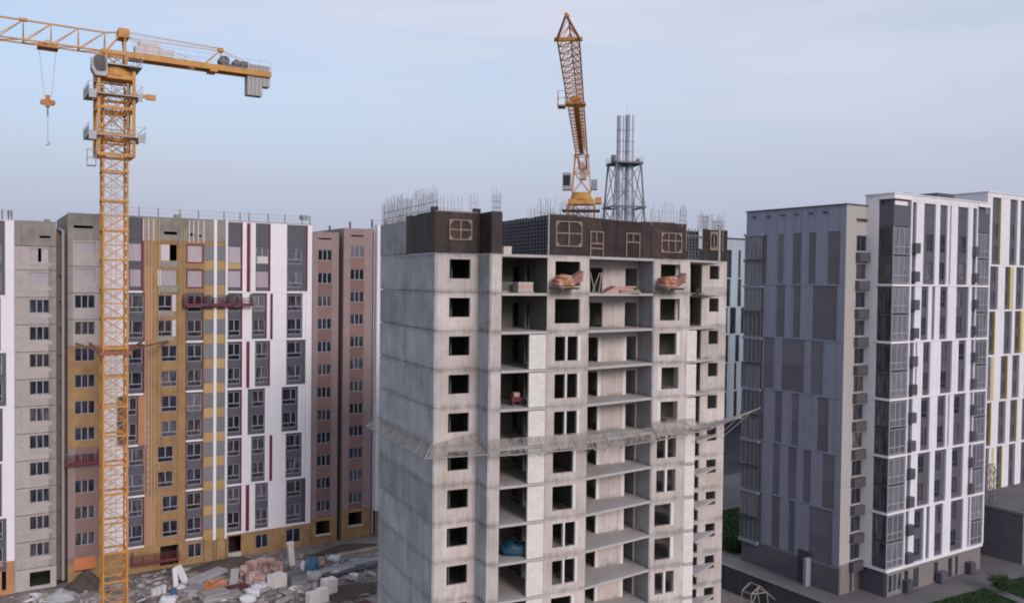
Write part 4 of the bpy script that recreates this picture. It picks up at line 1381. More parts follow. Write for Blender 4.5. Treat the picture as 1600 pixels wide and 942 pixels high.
# ================================================================== near tower crane
PXM = FPX / 88.0
K1 = at_depth(178, 600, 88.0)
def zc(y):                                   # height of photo row y at the crane
    return H + (426 - y) / PXM
CR = thing('tower_crane', 'tall yellow tower crane standing before the ochre apartment block', 'crane', (K1.x, K1.y, 0), L.rz)
MW = 1.12
def lattice_cell(b_, w_, h, r, rd, mode='x'):
    for sx in (-1, 1):
        for sy in (-1, 1):
            b_.bar((sx * w_, sy * w_, 0), (sx * w_, sy * w_, h), r)
    n = 2
    for k in range(n):
        z0, z1 = h * k / n, h * (k + 1) / n
        for sy in (-1, 1):
            if mode == 'x':
                b_.bar((-w_, sy * w_, z0), (w_, sy * w_, z1), rd); b_.bar((w_, sy * w_, z0), (-w_, sy * w_, z1), rd)
                b_.bar((sy * w_, -w_, z0), (sy * w_, w_, z1), rd); b_.bar((sy * w_, w_, z0), (sy * w_, -w_, z1), rd)
            else:
                s_ = 1 if k % 2 else -1
                b_.bar((-w_ * s_, sy * w_, z0), (w_ * s_, sy * w_, z1), rd); b_.bar((sy * w_, -w_ * s_, z0), (sy * w_, w_ * s_, z1), rd)
            b_.bar((-w_, sy * w_, z0 + .03), (w_, sy * w_, z0 + .03), rd); b_.bar((sy * w_, -w_, z0 + .03), (sy * w_, w_, z0 + .03), rd)
b = MB()
lattice_cell(b, MW, 3.0, .115, .045)
sec = b.mesh('mast_section', M['crane'])
b = MB()
lattice_cell(b, MW, 3.0, .115, .05, 'k')
sec2 = b.mesh('mast_section', M['crane'])
zm = zc(245)
nsec = int(zm // 3) + 1
for k in range(nsec + 2):
    put(sec2 if k < 4 else sec, 'mast_section', CR, (0, 0, .5 + 3 * k))
for k in range(nsec + 2):
    b = MB()
    for s_ in (-1, 1):
        b.box(-MW - .13, MW + .13, s_ * MW - .13, s_ * MW + .13, -.09, .09)
        b.box(s_ * MW - .125, s_ * MW + .125, -MW + .14, MW - .14, -.085, .085)
    b.build('mast_collar', M['crane'], CR, loc=(0, 0, .5 + 3 * k))
lad = MB()
for x in (-.25, .25):
    lad.bar((x, .3, .5), (x, .3, zc(120)), .025)
for z in frange(.8, zc(120), .5):
    lad.bar((-.25, .3, z), (.25, .3, z), .018)
lad.build('ladder', M['crane_g'], CR)
cbox(CR, 'base_block', -1.7, 1.7, -1.7, 1.7, 0, .5, 'conc_side')
# climbing frame
zf0, zf1 = zc(243), zc(112)
CW = 1.62
b = MB()
for sx in (-1, 1):
    for sy in (-1, 1):
        b.box(sx * CW - .15, sx * CW + .15, sy * CW - .15, sy * CW + .15, zf0, zf1)
for z in (zf0, zc(208) - .3, zc(172), zc(150) - .25, zf1 - .9):
    for s_ in (-1, 1):
        b.box(-CW + .16, CW - .16, s_ * CW - .11, s_ * CW + .11, z, z + .3)
        b.box(s_ * CW - .11, s_ * CW + .11, -CW + .16, CW - .16, z, z + .3)
b.build('climbing_frame', M['crane'], CR)
b = MB()
for z0, z1 in ((zf0 + .5, zc(208)), (zc(206), zc(152))):
    for s_ in (-1, 1):
        b.bar((-CW, s_ * CW, z0), (CW, s_ * CW, z1), .06); b.bar((CW, s_ * CW, z0), (-CW, s_ * CW, z1), .06)
b.build('frame_brace', M['crane_r'], CR)
def platform(z, x0, x1, y0, y1):
    b_ = MB()
    b_.box(x0, x1, y0, -CW - .25, z, z + .09); b_.box(x0, x1, CW + .25, y1, z, z + .09)
    b_.box(x0, -CW - .25, -CW - .25, CW + .25, z, z + .09); b_.box(CW + .25, x1, -CW - .25, CW + .25, z, z + .09)
    o = b_.build('platform', M['crane_g'], CR)
    b_ = MB()
    for x in (x0, (x0 + x1) / 2, x1):
        for y in (y0, y1):
            b_.bar((x, y, z), (x, y, z + 1.1), .03)
    for q in (.55, 1.1):
        b_.bar((x0, y0, z + q), (x1, y0, z + q), .025); b_.bar((x0, y1, z + q), (x1, y1, z + q), .025)
        b_.bar((x0, y0, z + q), (x0, y1, z + q), .025); b_.bar((x1, y0, z + q), (x1, y1, z + q), .025)
    b_.build('railing', M['crane_g'], o)
    for q_ in (((x0, y0, z + .1), (x0, y1, z + .1), (x0, y1, z + .9), (x0, y0, z + .9)),
               ((x0, y0 - .01, z - .5), (-CW - .3, y0 - .01, z - .5), (-CW - .3, y0 - .01, z + .35), (x0, y0 - .01, z + .35)),
               ((x1, y0 - .01, z - .5), (CW + .3, y0 - .01, z - .5), (CW + .3, y0 - .01, z + .35), (x1, y0 - .01, z + .35))):
        b_ = MB(); b_.quad(*q_); b_.build('toe_board', M['crane_g'], o)
platform(zc(152), -2.6, 2.3, -2.4, 2.4)
platform(zc(214), -2.6, 2.6, -2.4, 2.4)
b = MB(); b.box(CW, CW + 1.9, -.4, -.1, zc(146), zc(141)); b.box(CW + 1.4, CW + 2.3, -.45, -.05, zc(148), zc(140))
b.build('transfer_beam', M['crane'], CR)
b = MB()
x0_, x1_ = -2.55, -1.75
for x in (x0_, x1_):
    for y in (-.9, -.2):
        b.bar((x, y, zc(258)), (x, y, zc(234)), .035)
for z in (zc(258), zc(246), zc(234)):
    b.bar((x0_, -.9, z), (x1_, -.9, z), .03); b.bar((x0_, -.2, z), (x1_, -.2, z), .03); b.bar((x0_, -.9, z), (x0_, -.2, z), .03)
b.box(x0_, x1_, -.9, -.2, zc(258) - .06, zc(258))
b.build('service_cage', M['crane_g'], CR)
# slewing unit, cab, tower head
b = MB()
b.bar((0, 0, zc(120)), (0, 0, zc(112)), 1.75, 1.75, 20); b.bar((0, 0, zc(112)), (0, 0, zc(106)), 1.45, 1.45, 20)
b.box(-1.75, 1.75, -1.6, 1.6, zc(126), zc(119))
b.build('slewing_ring', M['crane'], CR)
b = MB(); b.box(-1.7, 2.4, -1.9, 1.9, zc(105), zc(103))
b.build('slewing_deck', M['crane_g'], CR)
b = MB()
for x in (1.75, 2.38):
    for z in (0, .55, 1.1):
        b.bar((x, -1.9, zc(103) + z), (x, 1.9, zc(103) + z), .025)
for y in (-1.9, -.6, .6, 1.9):
    b.bar((2.38, y, zc(103)), (2.38, y, zc(103) + 1.1), .03)
for z in (.55, 1.1):
    b.bar((-.3, -1.9, zc(103) + z), (2.38, -1.9, zc(103) + z), .025)
b.build('deck_railing', M['crane_g'], CR)
prof = [(-.62, -.35), (.3, -.35), (.45, -.1), (.45, 1.35), (.25, 1.7), (-.62, 1.7), (-.98, 1.25), (-.98, .3)]
b = MB()
for y in (-2.2, -.9):
    b.poly([(-1.35 + p[0], y, zc(120) + p[1]) for p in prof])
for i in range(len(prof)):
    p, q = prof[i], prof[(i + 1) % len(prof)]
    b.quad((-1.35 + p[0], -2.2, zc(120) + p[1]), (-1.35 + q[0], -2.2, zc(120) + q[1]), (-1.35 + q[0], -.9, zc(120) + q[1]), (-1.35 + p[0], -.9, zc(120) + p[1]))
cab = b.build('cab', M['crane_g'], CR)
b = MB(); b.poly([(-1.35 + p[0] * .8 - .03, -2.212, zc(120) + .35 + p[1] * .78) for p in prof]); b.build('cab_window', M['glass'], cab)
b = MB(); b.poly([(-2.335, -2.1, zc(120) + .75), (-2.335, -1.0, zc(120) + .75), (-2.335, -1.0, zc(120) + 1.5), (-2.335, -2.1, zc(120) + 1.5)]); b.build('cab_window', M['glass'], cab)
zj = zc(83)                                  # lower chord height
zh = zc(50)
b = MB()
for x in (-.85, 1.0):
    for y in (-.75, .75):
        b.box(x - .14, x + .14, y - .14, y + .14, zc(103), zj + .1)
for y in (-.75, .75):
    b.bar((-.85, y, zc(103)), (1.0, y, zj), .06); b.bar((1.0, y, zc(103)), (-.85, y, zj), .06)
    b.bar((-.9, y, zj), (.65, y, zh), .09); b.bar((1.0, y, zj), (.85, y, zh), .11); b.box(-1.3, 1.4, y - .15, y + .15, zj - .2, zj + .2)
b.build('tower_head', M['crane'], CR)
b = MB(); b.box(.3, 1.3, -.95, .95, zh - .55, zh + .35); b.bar((.8, -1.0, zh), (.8, 1.0, zh), .35, .35, 10)
b.build('head_block', M['crane'], CR)
# jib towards the left
def jib_tri(b_, x0, x1, z0, z1, w0, step, rc, rd, flip=1):
    n = max(1, int(round(abs(x1 - x0) / step)))
    dx = (x1 - x0) / n
    b_.bar((x0, -w0, z0), (x1, -w0, z0), rc); b_.bar((x0, w0, z0), (x1, w0, z0), rc); b_.bar((x0, 0, z1), (x1, 0, z1), rc)
    for i in range(n + 1):
        x = x0 + dx * i
        b_.bar((x, -w0, z0), (x, w0, z0), rd)
        for y in (-w0, w0):
            b_.bar((x, y, z0), (x, 0, z1), rd)
            if i < n:
                b_.bar((x + dx, y, z0), (x, 0, z1), rd)
        if i < n:
            b_.bar((x, -w0, z0), (x + dx, w0, z0), rd)
for k in range(5):
    b = MB()
    x0_, x1_ = -.9 - 7.2 * k, -.9 - 7.2 * (k + 1)
    jib_tri(b, x0_, x1_, zj, zj + 2.05, .72, 2.4, .10, .052)
    b.build('jib_section', M['crane'], CR)
    b = MB(); b.box(x1_ - .35, x1_ + .35, -.2, .2, zj + 1.95, zj + 2.2); b.build('jib_joint', M['crane'], CR)
b = MB()
b.bar((-.9, 0, zj + 2.05), (.5, 0, zh + .1), .1)
for y in (-.7, .7):
    b.bar((-.9, y, zj), (-.9, 0, zj + 2.05), .06)
b.build('jib_link', M['crane'], CR)
# counter jib towards the right
cj1 = 15.9
b = MB()
for y in (-.75, .75):
    b.box(.9, cj1, y - .13, y + .13, zj - .35, zj + .25)
for x in frange(1.6, cj1, 1.6):
    b.box(x, x + .12, -.62, .62, zj - .2, zj + .1)
b.box(9.3, 10.1, -.9, .9, zj - .55, zj - .36)
b.build('counter_jib', M['crane'], CR)
b = MB(); b.box(1.6, 7.5, -.6, .6, zj + .26, zj + .31); b.box(8.0, 14.5, -.6, .6, zj + .26, zj + .31)
b.build('walkway', M['crane_g'], CR)
b = MB()
for x in frange(1.6, cj1 + .1, 1.3):
    b.bar((x, -.88, zj + .25), (x, -.88, zj + 1.3), .022)
for z in (.75, 1.28):
    b.bar((1.6, -.88, zj + z), (cj1, -.88, zj + z), .02)
b.build('walkway_rail', M['crane_g'], CR)
b = MB(); b.box(1.9, 5.6, -.55, .5, zj + .35, zj + 1.1); b.box(2.3, 4.2, -.55, .5, zj + 1.11, zj + 1.6)
b.build('power_cabinet', M['film_w'], CR)
b = MB()
b.bar((8.9, -.7, zj + .3), (10.6, 0, zh - .15), .08); b.bar((8.9, .7, zj + .3), (10.6, 0, zh - .15), .08); b.bar((10.6, 0, zh - .15), (10.6, 0, zj + .3), .08)
b.box(10.35, 10.85, -.3, .3, zh - .35, zh + .05)
b.build('counter_frame', M['crane'], CR)
b = MB()
for y in (-.3, .3):
    b.bar((1.0, y, zh + .2), (10.6, y * .5, zh + .0), .035); b.bar((1.0, y, zh - .3), (10.6, y * .5, zh - .25), .028)
    b.bar((10.6, y * .5, zh - .1), (15.2, y * 2, zj + .3), .03); b.bar((1.1, y, zh - .3), (8.0, y * 2, zj + .4), .03)
b.build('tie_rod', M['crane'], CR)
b = MB()
b.bar((10.9, -.55, zj + .85), (10.9, .55, zj + .85), .55, .55, 14); b.bar((12.2, -.5, zj + .8), (12.2, .5, zj + .8), .38, .38, 12); b.box(10.6, 13.6, -.5, .5, zj + .3, zj + .55); b.box(12.7, 13.5, -.4, .4, zj + .56, zj + 1.1)
b.build('hoist_winch', M['metal_d'], CR)
for k in range(6):
    cbox(CR, 'ballast_slab', 13.35 + .42 * k, 13.35 + .42 * k + .38, -.58, .58, zj - (2.5 if k < 4 else 1.4), zj + .9, 'crane_w')
# trolley, ropes and hook
xt = -6.0
b = MB(); b.box(xt - .9, xt + .9, -.85, .85, zj - .42, zj - .2)
for x in (-.7, .7):
    for y in (-.72, .72):
        b.bar((xt + x, y - .1, zj - .14), (xt + x, y + .1, zj - .14), .14, .14, 8)
b.build('trolley', M['crane_r'], CR)
b = MB(); b.bar((xt + .0, -.3, zj + .05), (xt, .3, zj + .05), .4, .4, 12); b.build('trolley_winch', M['crane_g'], CR)
zk = zc(170)
b = MB()
for sx in (-1, 1):
    b.bar((xt + sx * .75, 0, zj - .3), (xt + sx * .3, 0, zk + .6), .022)
b.build('hoist_rope', M['cable'], CR)
b = MB(); b.box(xt - .55, xt + .55, -.2, .2, zk - .1, zk + .35); b.box(xt - .2, xt + .2, -.22, .22, zk - .35, zk + .8)
for sx in (-1, 1):
    b.bar((xt + sx * .42, -.21, zk + .1), (xt + sx * .42, .21, zk + .1), .26, .26, 10)
b.build('hook_block', M['crane_r'], CR)
b = MB(); b.bar((xt, 0, zk - .3), (xt, 0, zk - 1.2), .09); b.bar((xt, 0, zk - 1.2), (xt, 0, zc(226)), .025)
pts = [(xt, 0, zc(226)), (xt + .12, 0, zc(228)), (xt + .1, 0, zc(231)), (xt - .06, 0, zc(232)), (xt - .14, 0, zc(230))]
for i in range(4):
    b.bar(pts[i], pts[i + 1], .05)
b.build('hook', M['metal_d'], CR)
# wall tie
ztie = zc(545)
b = MB()
for s_ in (-1, 1):
    b.box(-MW - .35, MW + .35, s_ * (MW + .25) - .12, s_ * (MW + .25) + .12, ztie - .2, ztie + .2)
    b.box(s_ * (MW + .25) - .12, s_ * (MW + .25) + .12, -MW - .12, MW + .12, ztie - .2, ztie + .2)
b.build('tie_collar', M['tie'], CR)
kd = L.local(Vector((K1.x, K1.y, 0)))
wv = -kd[1] - .12
b = MB()
for (x0_, ux) in ((-MW, 119), (-MW, 140), (MW, 262), (MW, 222)):
    b.bar((x0_, MW, ztie), (lu(ux, 540) - kd[0], wv, ztie + .25), .12)
b.build('tie_strut', M['tie'], CR)

# ================================================================== far crane pointing its jib at the camera
K2 = at_depth(914, 400, 113.0)
tip = at_depth(888, 62, 59.0)
root = at_depth(909, 243, 113.0)
jd = Vector((tip.x - root.x, tip.y - root.y, 0))
jl = jd.length
jr = math.atan2(jd.y, jd.x)
zj2 = tip.z
C2 = thing('tower_crane', 'rust orange tower crane behind the tower, jib pointing over the viewer', 'crane', (root.x, root.y, 0), jr)
b = MB()
for k in range(4):
    b = MB()
    jib_tri(b, 1.0 + (jl - 1.0) * k / 4, 1.0 + (jl - 1.0) * (k + 1) / 4, zj2, zj2 + 1.5, .76, 1.9, .07, .036)
    b.build('jib_section', M['crane_r'], C2)
b = MB()
for y in (-.80, .80):
    b.bar((jl, y, zj2), (jl + 4.5, 0, zj2 + .3), .085)
b.bar((jl, 0, zj2 + 1.6), (jl + 4.5, 0, zj2 + .3), .085)
b.box(jl - .12, jl + .12, -.98, .98, zj2 - .12, zj2 + .12)
b.box(jl + 4.3, jl + 4.6, -.1, .1, zj2 + .15, zj2 + .4)
b.build('jib_nose', M['crane_r'], C2)
xs = jl * .62
b = MB(); b.box(xs - .6, xs + .6, -.95, .95, zj2 - .32, zj2 - .12); b.box(xs - .5, xs + .5, -.5, .5, zj2 - .14, zj2 + .4)
b.build('trolley', M['crane_r'], C2)
b = MB()
for x in (xs - .7, xs + .7):
    for y in (-.95, -1.65):
        b.bar((x, y, zj2 - .45), (x, y, zj2 + .9), .03)
for z in (-.4, .25, .9):
    b.bar((xs - .7, -1.65, zj2 + z), (xs + .7, -1.65, zj2 + z), .03)
    b.bar((xs + .7, -.95, zj2 + z), (xs + .7, -1.65, zj2 + z), .03)
b.box(xs - .7, xs + .7, -1.65, -.95, zj2 - .5, zj2 - .44)
b.build('trolley_cage', M['crane_r'], C2)
b = MB()
b.box(1.0, xs, -.28, .28, zj2 + .05, zj2 + .11)
b.build('jib_walkway', M['crane'], C2)
def zc2(y):
    return H + (440 - y) * 113.0 / FPX
b = MB()
for sx in (-1, 1):
    for sy in (-1, 1):
        b.bar((sx * 1.0, sy * 1.25, zc2(300)), (sx * .8, sy * .85, zj2), .11)
for (za, zb2) in ((zc2(300), zc2(270)), (zc2(270), zj2)):
    for s_ in (-1, 1):
        b.bar((s_ * .95, -1.1, za), (s_ * .9, .95, zb2), .055); b.bar((s_ * .95, 1.1, za), (s_ * .9, -.95, zb2), .055)
for z in (zc2(270), zj2 - .1):
    for s_ in (-1, 1):
        b.bar((s_ * .95, -1.05, z), (s_ * .95, 1.05, z), .08)
b.build('tower_head', M['crane_r'], C2)
b = MB(); b.bar((0, 0, zc2(312)), (0, 0, zc2(301)), 1.5, 1.2, 16); b.box(-1.3, 1.3, -1.7, 1.7, zc2(320), zc2(312)); b.box(-1.0, 1.0, 1.8, 2.7, zc2(318), zc2(309))
b.build('slewing_ring', M['crane'], C2)
b = MB(); b.box(-1.9, 1.9, -2.5, 2.5, zc2(330), zc2(328.6))
o = b.build('platform', M['metal_d'], C2)
b = MB()
for x in (-1.9, 1.9):
    for z in (.5, 1.05):
        b.bar((x, -2.5, zc2(329) + z), (x, 2.5, zc2(329) + z), .025)
    for y in (-2.5, -1.2, 0, 1.2, 2.5):
        b.bar((x, y, zc2(329)), (x, y, zc2(329) + 1.05), .03)
for y in (-2.5, 2.5):
    b.bar((-1.9, y, zc2(329) + 1.05), (1.9, y, zc2(329) + 1.05), .025)
b.build('railing', M['pole'], o)
b = MB(); b.box(.2, 1.7, -2.45, -1.35, zc2(298), zc2(272))
cab = b.build('cab', M['crane_g'], C2)
b = MB(); b.box(1.69, 1.715, -2.35, -1.45, zc2(292), zc2(276)); b.build('cab_window', M['glass'], cab)
b = MB(); b.box(-.8, .6, 1.3, 2.1, zc2(296), zc2(281)); b.build('control_cabinet', M['metal'], C2)
b = MB()
for y in (-.55, .55):
    b.box(-14, -.8, y - .1, y + .1, zj2 - .15, zj2 + .25)
b.build('counter_jib', M['crane_r'], C2)
for k in range(4):
    cbox(C2, 'ballast_slab', -13.6 + .5 * k, -13.2 + .5 * k, -.45, .45, zj2 - 1.7, zj2 + .6, 'crane_w')
b = MB(); lattice_cell(b, 1.0, 3.0, .1, .05)
ms = b.mesh('mast_section', M['crane_r'])
k = 0
z = zc2(320) - 3
while z > -2.5:
    put(ms, 'mast_section', C2, (0, 0, z)); z -= 3
b = MB()
for sx in (-1, 1):
    for sy in (-1, 1):
        b.box(sx * 1.45 - .14, sx * 1.45 + .14, sy * 1.75 - .14, sy * 1.75 + .14, zc2(320) - 5.5, zc2(320))
for z in (zc2(320) - 5.5, zc2(320) - 2.8):
    for s_ in (-1, 1):
        b.box(-1.3, 1.3, s_ * 1.75 - .12, s_ * 1.75 + .12, z, z + .25); b.box(s_ * 1.45 - .12, s_ * 1.45 + .12, -1.6, 1.6, z, z + .25)
for s_ in (-1, 1):
    b.bar((s_ * 1.45, -1.75, zc2(320) - 5.3), (s_ * 1.45, 1.75, zc2(320) - 2.7), .06); b.bar((s_ * 1.45, 1.75, zc2(320) - 2.6), (s_ * 1.45, -1.75, zc2(320)), .06)
b.build('climbing_frame', M['crane_r'], C2)

# ================================================================== twin steel chimneys far behind
DS = 200.0
S0 = at_depth(973, 430, DS)
def zs_(y):
    return H + (441 - y) * DS / FPX
pxs = DS / FPX
CH = thing('chimney_stack', 'twin grey steel chimneys in a tapered lattice support tower', 'chimney', (S0.x, S0.y, 0), R_(12))
for x0_, ytop, r in ((-7.2, 183, .86), (7.6, 181, 1.0)):
    b = MB()
    X = x0_ * pxs
    b.bar((X, 0, 0), (X, 0, zs_(ytop)), r, r, 20)
    fl = b.build('flue', M['stack'], CH, smooth=False)
    for y in (205, 222, 238, 300, 325):
        b = MB(); b.bar((X, 0, zs_(y) - .08), (X, 0, zs_(y) + .08), r + .07, r + .07, 20); b.build('flange', M['metal'], fl)
b = MB(); b.bar((7.6 * pxs - .9, -.6, zs_(185)), (7.6 * pxs - .9, -.6, zs_(165)), .06); b.build('lightning_rod', M['metal'], CH)
b = MB()
def legs(y0, w0, y1, w1):
    for sx in (-1, 1):
        for sy in (-1, 1):
            b.bar((sx * w0, sy * w0, zs_(y0)), (sx * w1, sy * w1, zs_(y1)), .22)
    for sx in (-1, 1):
        b.bar((-w0, sx * w0, zs_(y0)), (w1, sx * w1, zs_(y1)), .1); b.bar((w0, sx * w0, zs_(y0)), (-w1, sx * w1, zs_(y1)), .1)
        b.bar((sx * w0, -w0, zs_(y0)), (sx * w1, w1, zs_(y1)), .1); b.bar((sx * w0, w0, zs_(y0)), (sx * w1, -w1, zs_(y1)), .1)
legs(325, 30 * pxs * .8, 257, 25 * pxs * .8)
legs(410, 36 * pxs * .8, 325, 30 * pxs * .8)
legs(540, 42 * pxs * .8, 410, 36 * pxs * .8)
legs(673, 50 * pxs * .8, 540, 42 * pxs * .8)
b.build('support_leg', M['metal_d'], CH)
for y, w_ in ((257, 25), (325, 30), (410, 36)):
    b = MB()
    q = w_ * pxs * .8 + .35
    for s_ in (-1, 1):
        b.box(-q, q, s_ * q - .18, s_ * q + .18, zs_(y) - .2, zs_(y) + .2); b.box(s_ * q - .18, s_ * q + .18, -q + .2, q - .2, zs_(y) - .2, zs_(y) + .2)
    if y == 257:
        b.box(-q, q, -q + .19, q - .19, zs_(y) - .1, zs_(y) + .1)
    pl = b.build('ring_beam', M['metal_d'], CH)
    b = MB()
    for s_ in (-1, 1):
        for z in (.6, 1.2):
            b.bar((-q, s_ * q, zs_(y) + z), (q, s_ * q, zs_(y) + z), .05); b.bar((s_ * q, -q, zs_(y) + z), (s_ * q, q, zs_(y) + z), .05)
        for x in (-q, 0, q):
            b.bar((x, s_ * q, zs_(y)), (x, s_ * q, zs_(y) + 1.2), .05)
    b.build('railing', M['metal'], pl)
cbox(CH, 'beacon_box', -25 * pxs * .8 - .8, -25 * pxs * .8 + .4, -2.5, -1.5, zs_(256), zs_(246), 'metal_d')
cbox(CH, 'beacon_box', 15 * pxs, 19 * pxs, -2.5, -1.5, zs_(256), zs_(250), 'metal_d')
# ================================================================== grey and white tower block on the right
Rf = Frame(37.02, 94.71, 57.4)
FH = 3.18
RZ = [H - .02 - 2 * FH * p for p in range(6)]          # white storey bands, then -31.8
WV, WU0 = -3.30, 3.72
RW = H + 10.15
ru = lambda x, y=560: Rf.u(x, y, WV)
RB_ = thing('apartment_building', 'finished grey and white tower block with glazed corner loggias at the right', 'building', (Rf.o.x, Rf.o.y, 0), Rf.rz)
GT = H + 8.95                                          # grey part roof
VG = 14.4
uR1 = 23.2
b = MB(); b.box(.25, uR1 + 6, .25, VG, 0, GT - .1); b.build('core', M['dark'], RB_)
b = MB(); b.box(-.15, 4.4, -.12, VG + .1, GT, GT + .12); b.build('roof_edge', M['metal_d'], RB_)
b = MB(); b.box(WU0 + .25, uR1 - .2, WV + .35, .3, 0, RW - .25); b.build('core', M['dark'], RB_)
# grey side wall
sv = lambda x, y: Rf.hitside(x, y, 0)[0]
PLZ = H - 31.7
vL0 = sv(1190, 560)
rows_ = [
    (0, 400, [(1187, 1198), (1215, 1224), (1238.3, 1251.4), (1263.3, 1274.6), (1293.3, 1312.3)]),
    (1, 485, [(1212.7, 1226), (1239, 1250), (1269.5, 1307.2)]),
    (2, 570, [(1192.5, 1208.4), (1221.1, 1256), (1266.3, 1286)]),
    (3, 660, [(1183.6, 1193), (1210.2, 1221), (1236.3, 1247.4), (1276.7, 1294)]),
    (4, 740, [(1180.5, 1189), (1206.6, 1217.7), (1230.4, 1243.6), (1254.2, 1266.5), (1284.5, 1303.7)]),
    (5, 815, [(1178.4, 1189), (1205, 1217.7), (1231.5, 1241.4), (1263.3, 1300.5)]),
]
holes = []
for p, y, cs in rows_:
    z0 = RZ[p] - 2 * FH + .30 if p > 0 else None
for p, y, cs in rows_:
    z1 = (RZ[p - 1] if p else H + 6.15) - .12
    z0 = RZ[p] + .12
    for (a, c) in cs:
        v1, v0 = sv(a, y), sv(c, y)
        v1 = min(v1, vL0 - .02)
        holes.append((v0, v1, z0 - .0, z1))
b = MB()
b.wall(.0, vL0, PLZ, GT, .0, .05, holes, tf=tf_side(0), gap=.014, cols=frange(1.2, vL0, 1.2), rows=frange(PLZ + 1.06, GT, 1.06))
b.wall(vL0, VG, H + 6.2, GT, .0, .05, [], tf=tf_side(0))
b.build('side_cladding', M['gclad'], RB_)
for h in holes:
    n = 2
    for q in range(n):
        zz = (h[3] - h[2]) / n
        cbox(RB_, 'dark_cladding', .045, .2, h[0] + .004, h[1] - .004, h[2] + q * zz + .004, h[2] + (q + 1) * zz - .004, 'gclad_d')
for p in range(6):
    cbox(RB_, 'band_trim', -.04, .0 - .002, .0, vL0, RZ[p] - .06, RZ[p] + .04, 'gclad')
for k in range(6):
    vv = sv(1180 + 22 * k, 325)
    cbox(RB_, 'roof_outlet', -.3, -.003, vv - .25, vv + .25, GT - .75, GT - .6, 'metal_d')
b = MB(); b.box(-.03, .24, 0, VG - .2, 0, PLZ - .003); b.build('plinth_wall', M['gbase'], RB_)
cbox(RB_, 'plinth_dark_panel', -.06, -.032, sv(1268, 870), sv(1247, 870), .02, 3.9, 'metal_d')
b = MB(); b.box(-.9, -.04, sv(1263, 880) - .4, sv(1263, 880), 0, 3.3); b.build('buttress', M['gclad'], RB_)
# glazed loggia at the rear end of the side wall
for k in range(12):
    z1 = H + 6.2 - FH * k - .28
    window(RB_, vL0 + .02, VG - .02, z1 - FH + .34, z1, -.25 if True else 0, 'four', 'glass_l', 'metal', tf=True, name='loggia_glazing')
    cbox(RB_, 'loggia_slab', -.36, .2, vL0 - .05, VG + .12, z1 + .0, z1 + .28, 'metal_d' if k % 2 else 'gclad')
cbox(RB_, 'loggia_slab', -.36, .2, vL0 - .05, VG + .12, PLZ - .5, PLZ - .1, 'gclad')
# cream front strip with windows and air conditioner baskets
cu0, cu1 = Rf.u(1337, 450), Rf.u(1352.5, 450)
cz = lambda k: H + 3.85 - FH * k
wins = [(cu0, cu1, cz(k), cz(k) + 1.75) for k in range(12)]
front(RB_, 'cream_wall', .0, WU0, PLZ + .3, GT, wins + [(cu0 - .1, cu1 + .1, H + 7.1, H + 7.5)], 'cream', v=0, depth=.25)
front(RB_, 'plinth_front', .0, WU0, 0, PLZ + .29, [(cu0, cu0 + .5, .1, 2.7), (cu0 + .8, cu1, .1, 2.7)], 'plinth', v=.0, depth=.3)
for h in wins:
    window(RB_, *h, .12, 'two', random.choice(['glass_b', 'glass']), 'frame_d')
def ac(parent, u0, u1, v0, v1, z0, z1):
    key = ('ac', round(u1 - u0, 2), round(v1 - v0, 2), round(z1 - z0, 2))
    if key not in _bc:
        b_ = MB()
        wd, dp, ht = u1 - u0, v1 - v0, z1 - z0
        b_.box(.02, wd - .02, .02, dp, .02, ht - .02)
        for q in range(7):
            z = ht * q / 7
            b_.box(0, wd, 0, dp, z + .02, z + .08)
        _bc[key] = b_.mesh('ac_basket', M['acbox'])
    return put(_bc[key], 'ac_basket', parent, (u0, v0, z0))
for k in range(12):
    ac(RB_, cu0 - .12, cu1 + .12, -.55, -.02, cz(k) - 1.2, cz(k) - .12)

# white framed front
def rz(p):
    """inside of the storey pair p between white bands"""
    return RZ[p] + .22, (RW - .75 if p == 0 else RZ[p - 1] - .02)
cols_ = {
    0: (370, [(1424.5, 1431.5), (1443.5, 1461.5), (1468.5, 1480), (1484, 1486), (1496.5, 1512.5), (1520, 1526)]),
    1: (490, [(1422.5, 1429), (1439.2, 1450), (1456, 1460.3), (1468.5, 1480), (1494, 1512.8), (1518, 1524)]),
    2: (580, [(1419.5, 1427), (1430, 1432.2), (1441.8, 1453), (1469.5, 1487), (1497, 1508.3), (1516.5, 1522)]),
    3: (670, [(1417.5, 1425), (1438.3, 1452), (1464, 1477), (1480.5, 1482.5), (1489.5, 1507.3), (1515, 1520)]),
    4: (760, [(1414.5, 1422.5), (1433, 1452), (1459.6, 1477.4), (1486.2, 1503.6), (1512, 1518)]),
    5: (850, [(1411.5, 1419), (1427.6, 1442.4), (1446.5, 1451.5), (1459.6, 1472), (1484.4, 1503.6), (1511, 1516)]),
}
lgx = {0: (1400, 1420.5, 1527, 1546.5), 1: (1394.5, 1418.5, 1525, 1543), 2: (1393, 1416, 1523, 1541), 3: (1389, 1413.5, 1521, 1540), 4: (1387, 1411, 1519, 1538), 5: (1386, 1408.5, 1517, 1535.5)}
uL1 = ru(1420, 480)
uRl = ru(1525, 480)
wh_holes = []
for p, (y, cs) in cols_.items():
    z0, z1 = rz(p)
    for (a, c) in cs:
        u0, u1 = ru(a, y), ru(c, y)
        if u0 < uL1 + .25:
            u0 = uL1 + .25
        if u1 > uRl - .2 and a > 1505:
            u1 = uRl - .2
        if u1 - u0 > .1:
            wh_holes.append((u0, u1, z0, z1, p))
front(RB_, 'white_frame', uL1, uRl, PLZ, RW, [h[:4] for h in wh_holes], 'white', v=WV, depth=.35, panels=(2.4, FH), joint=.012)
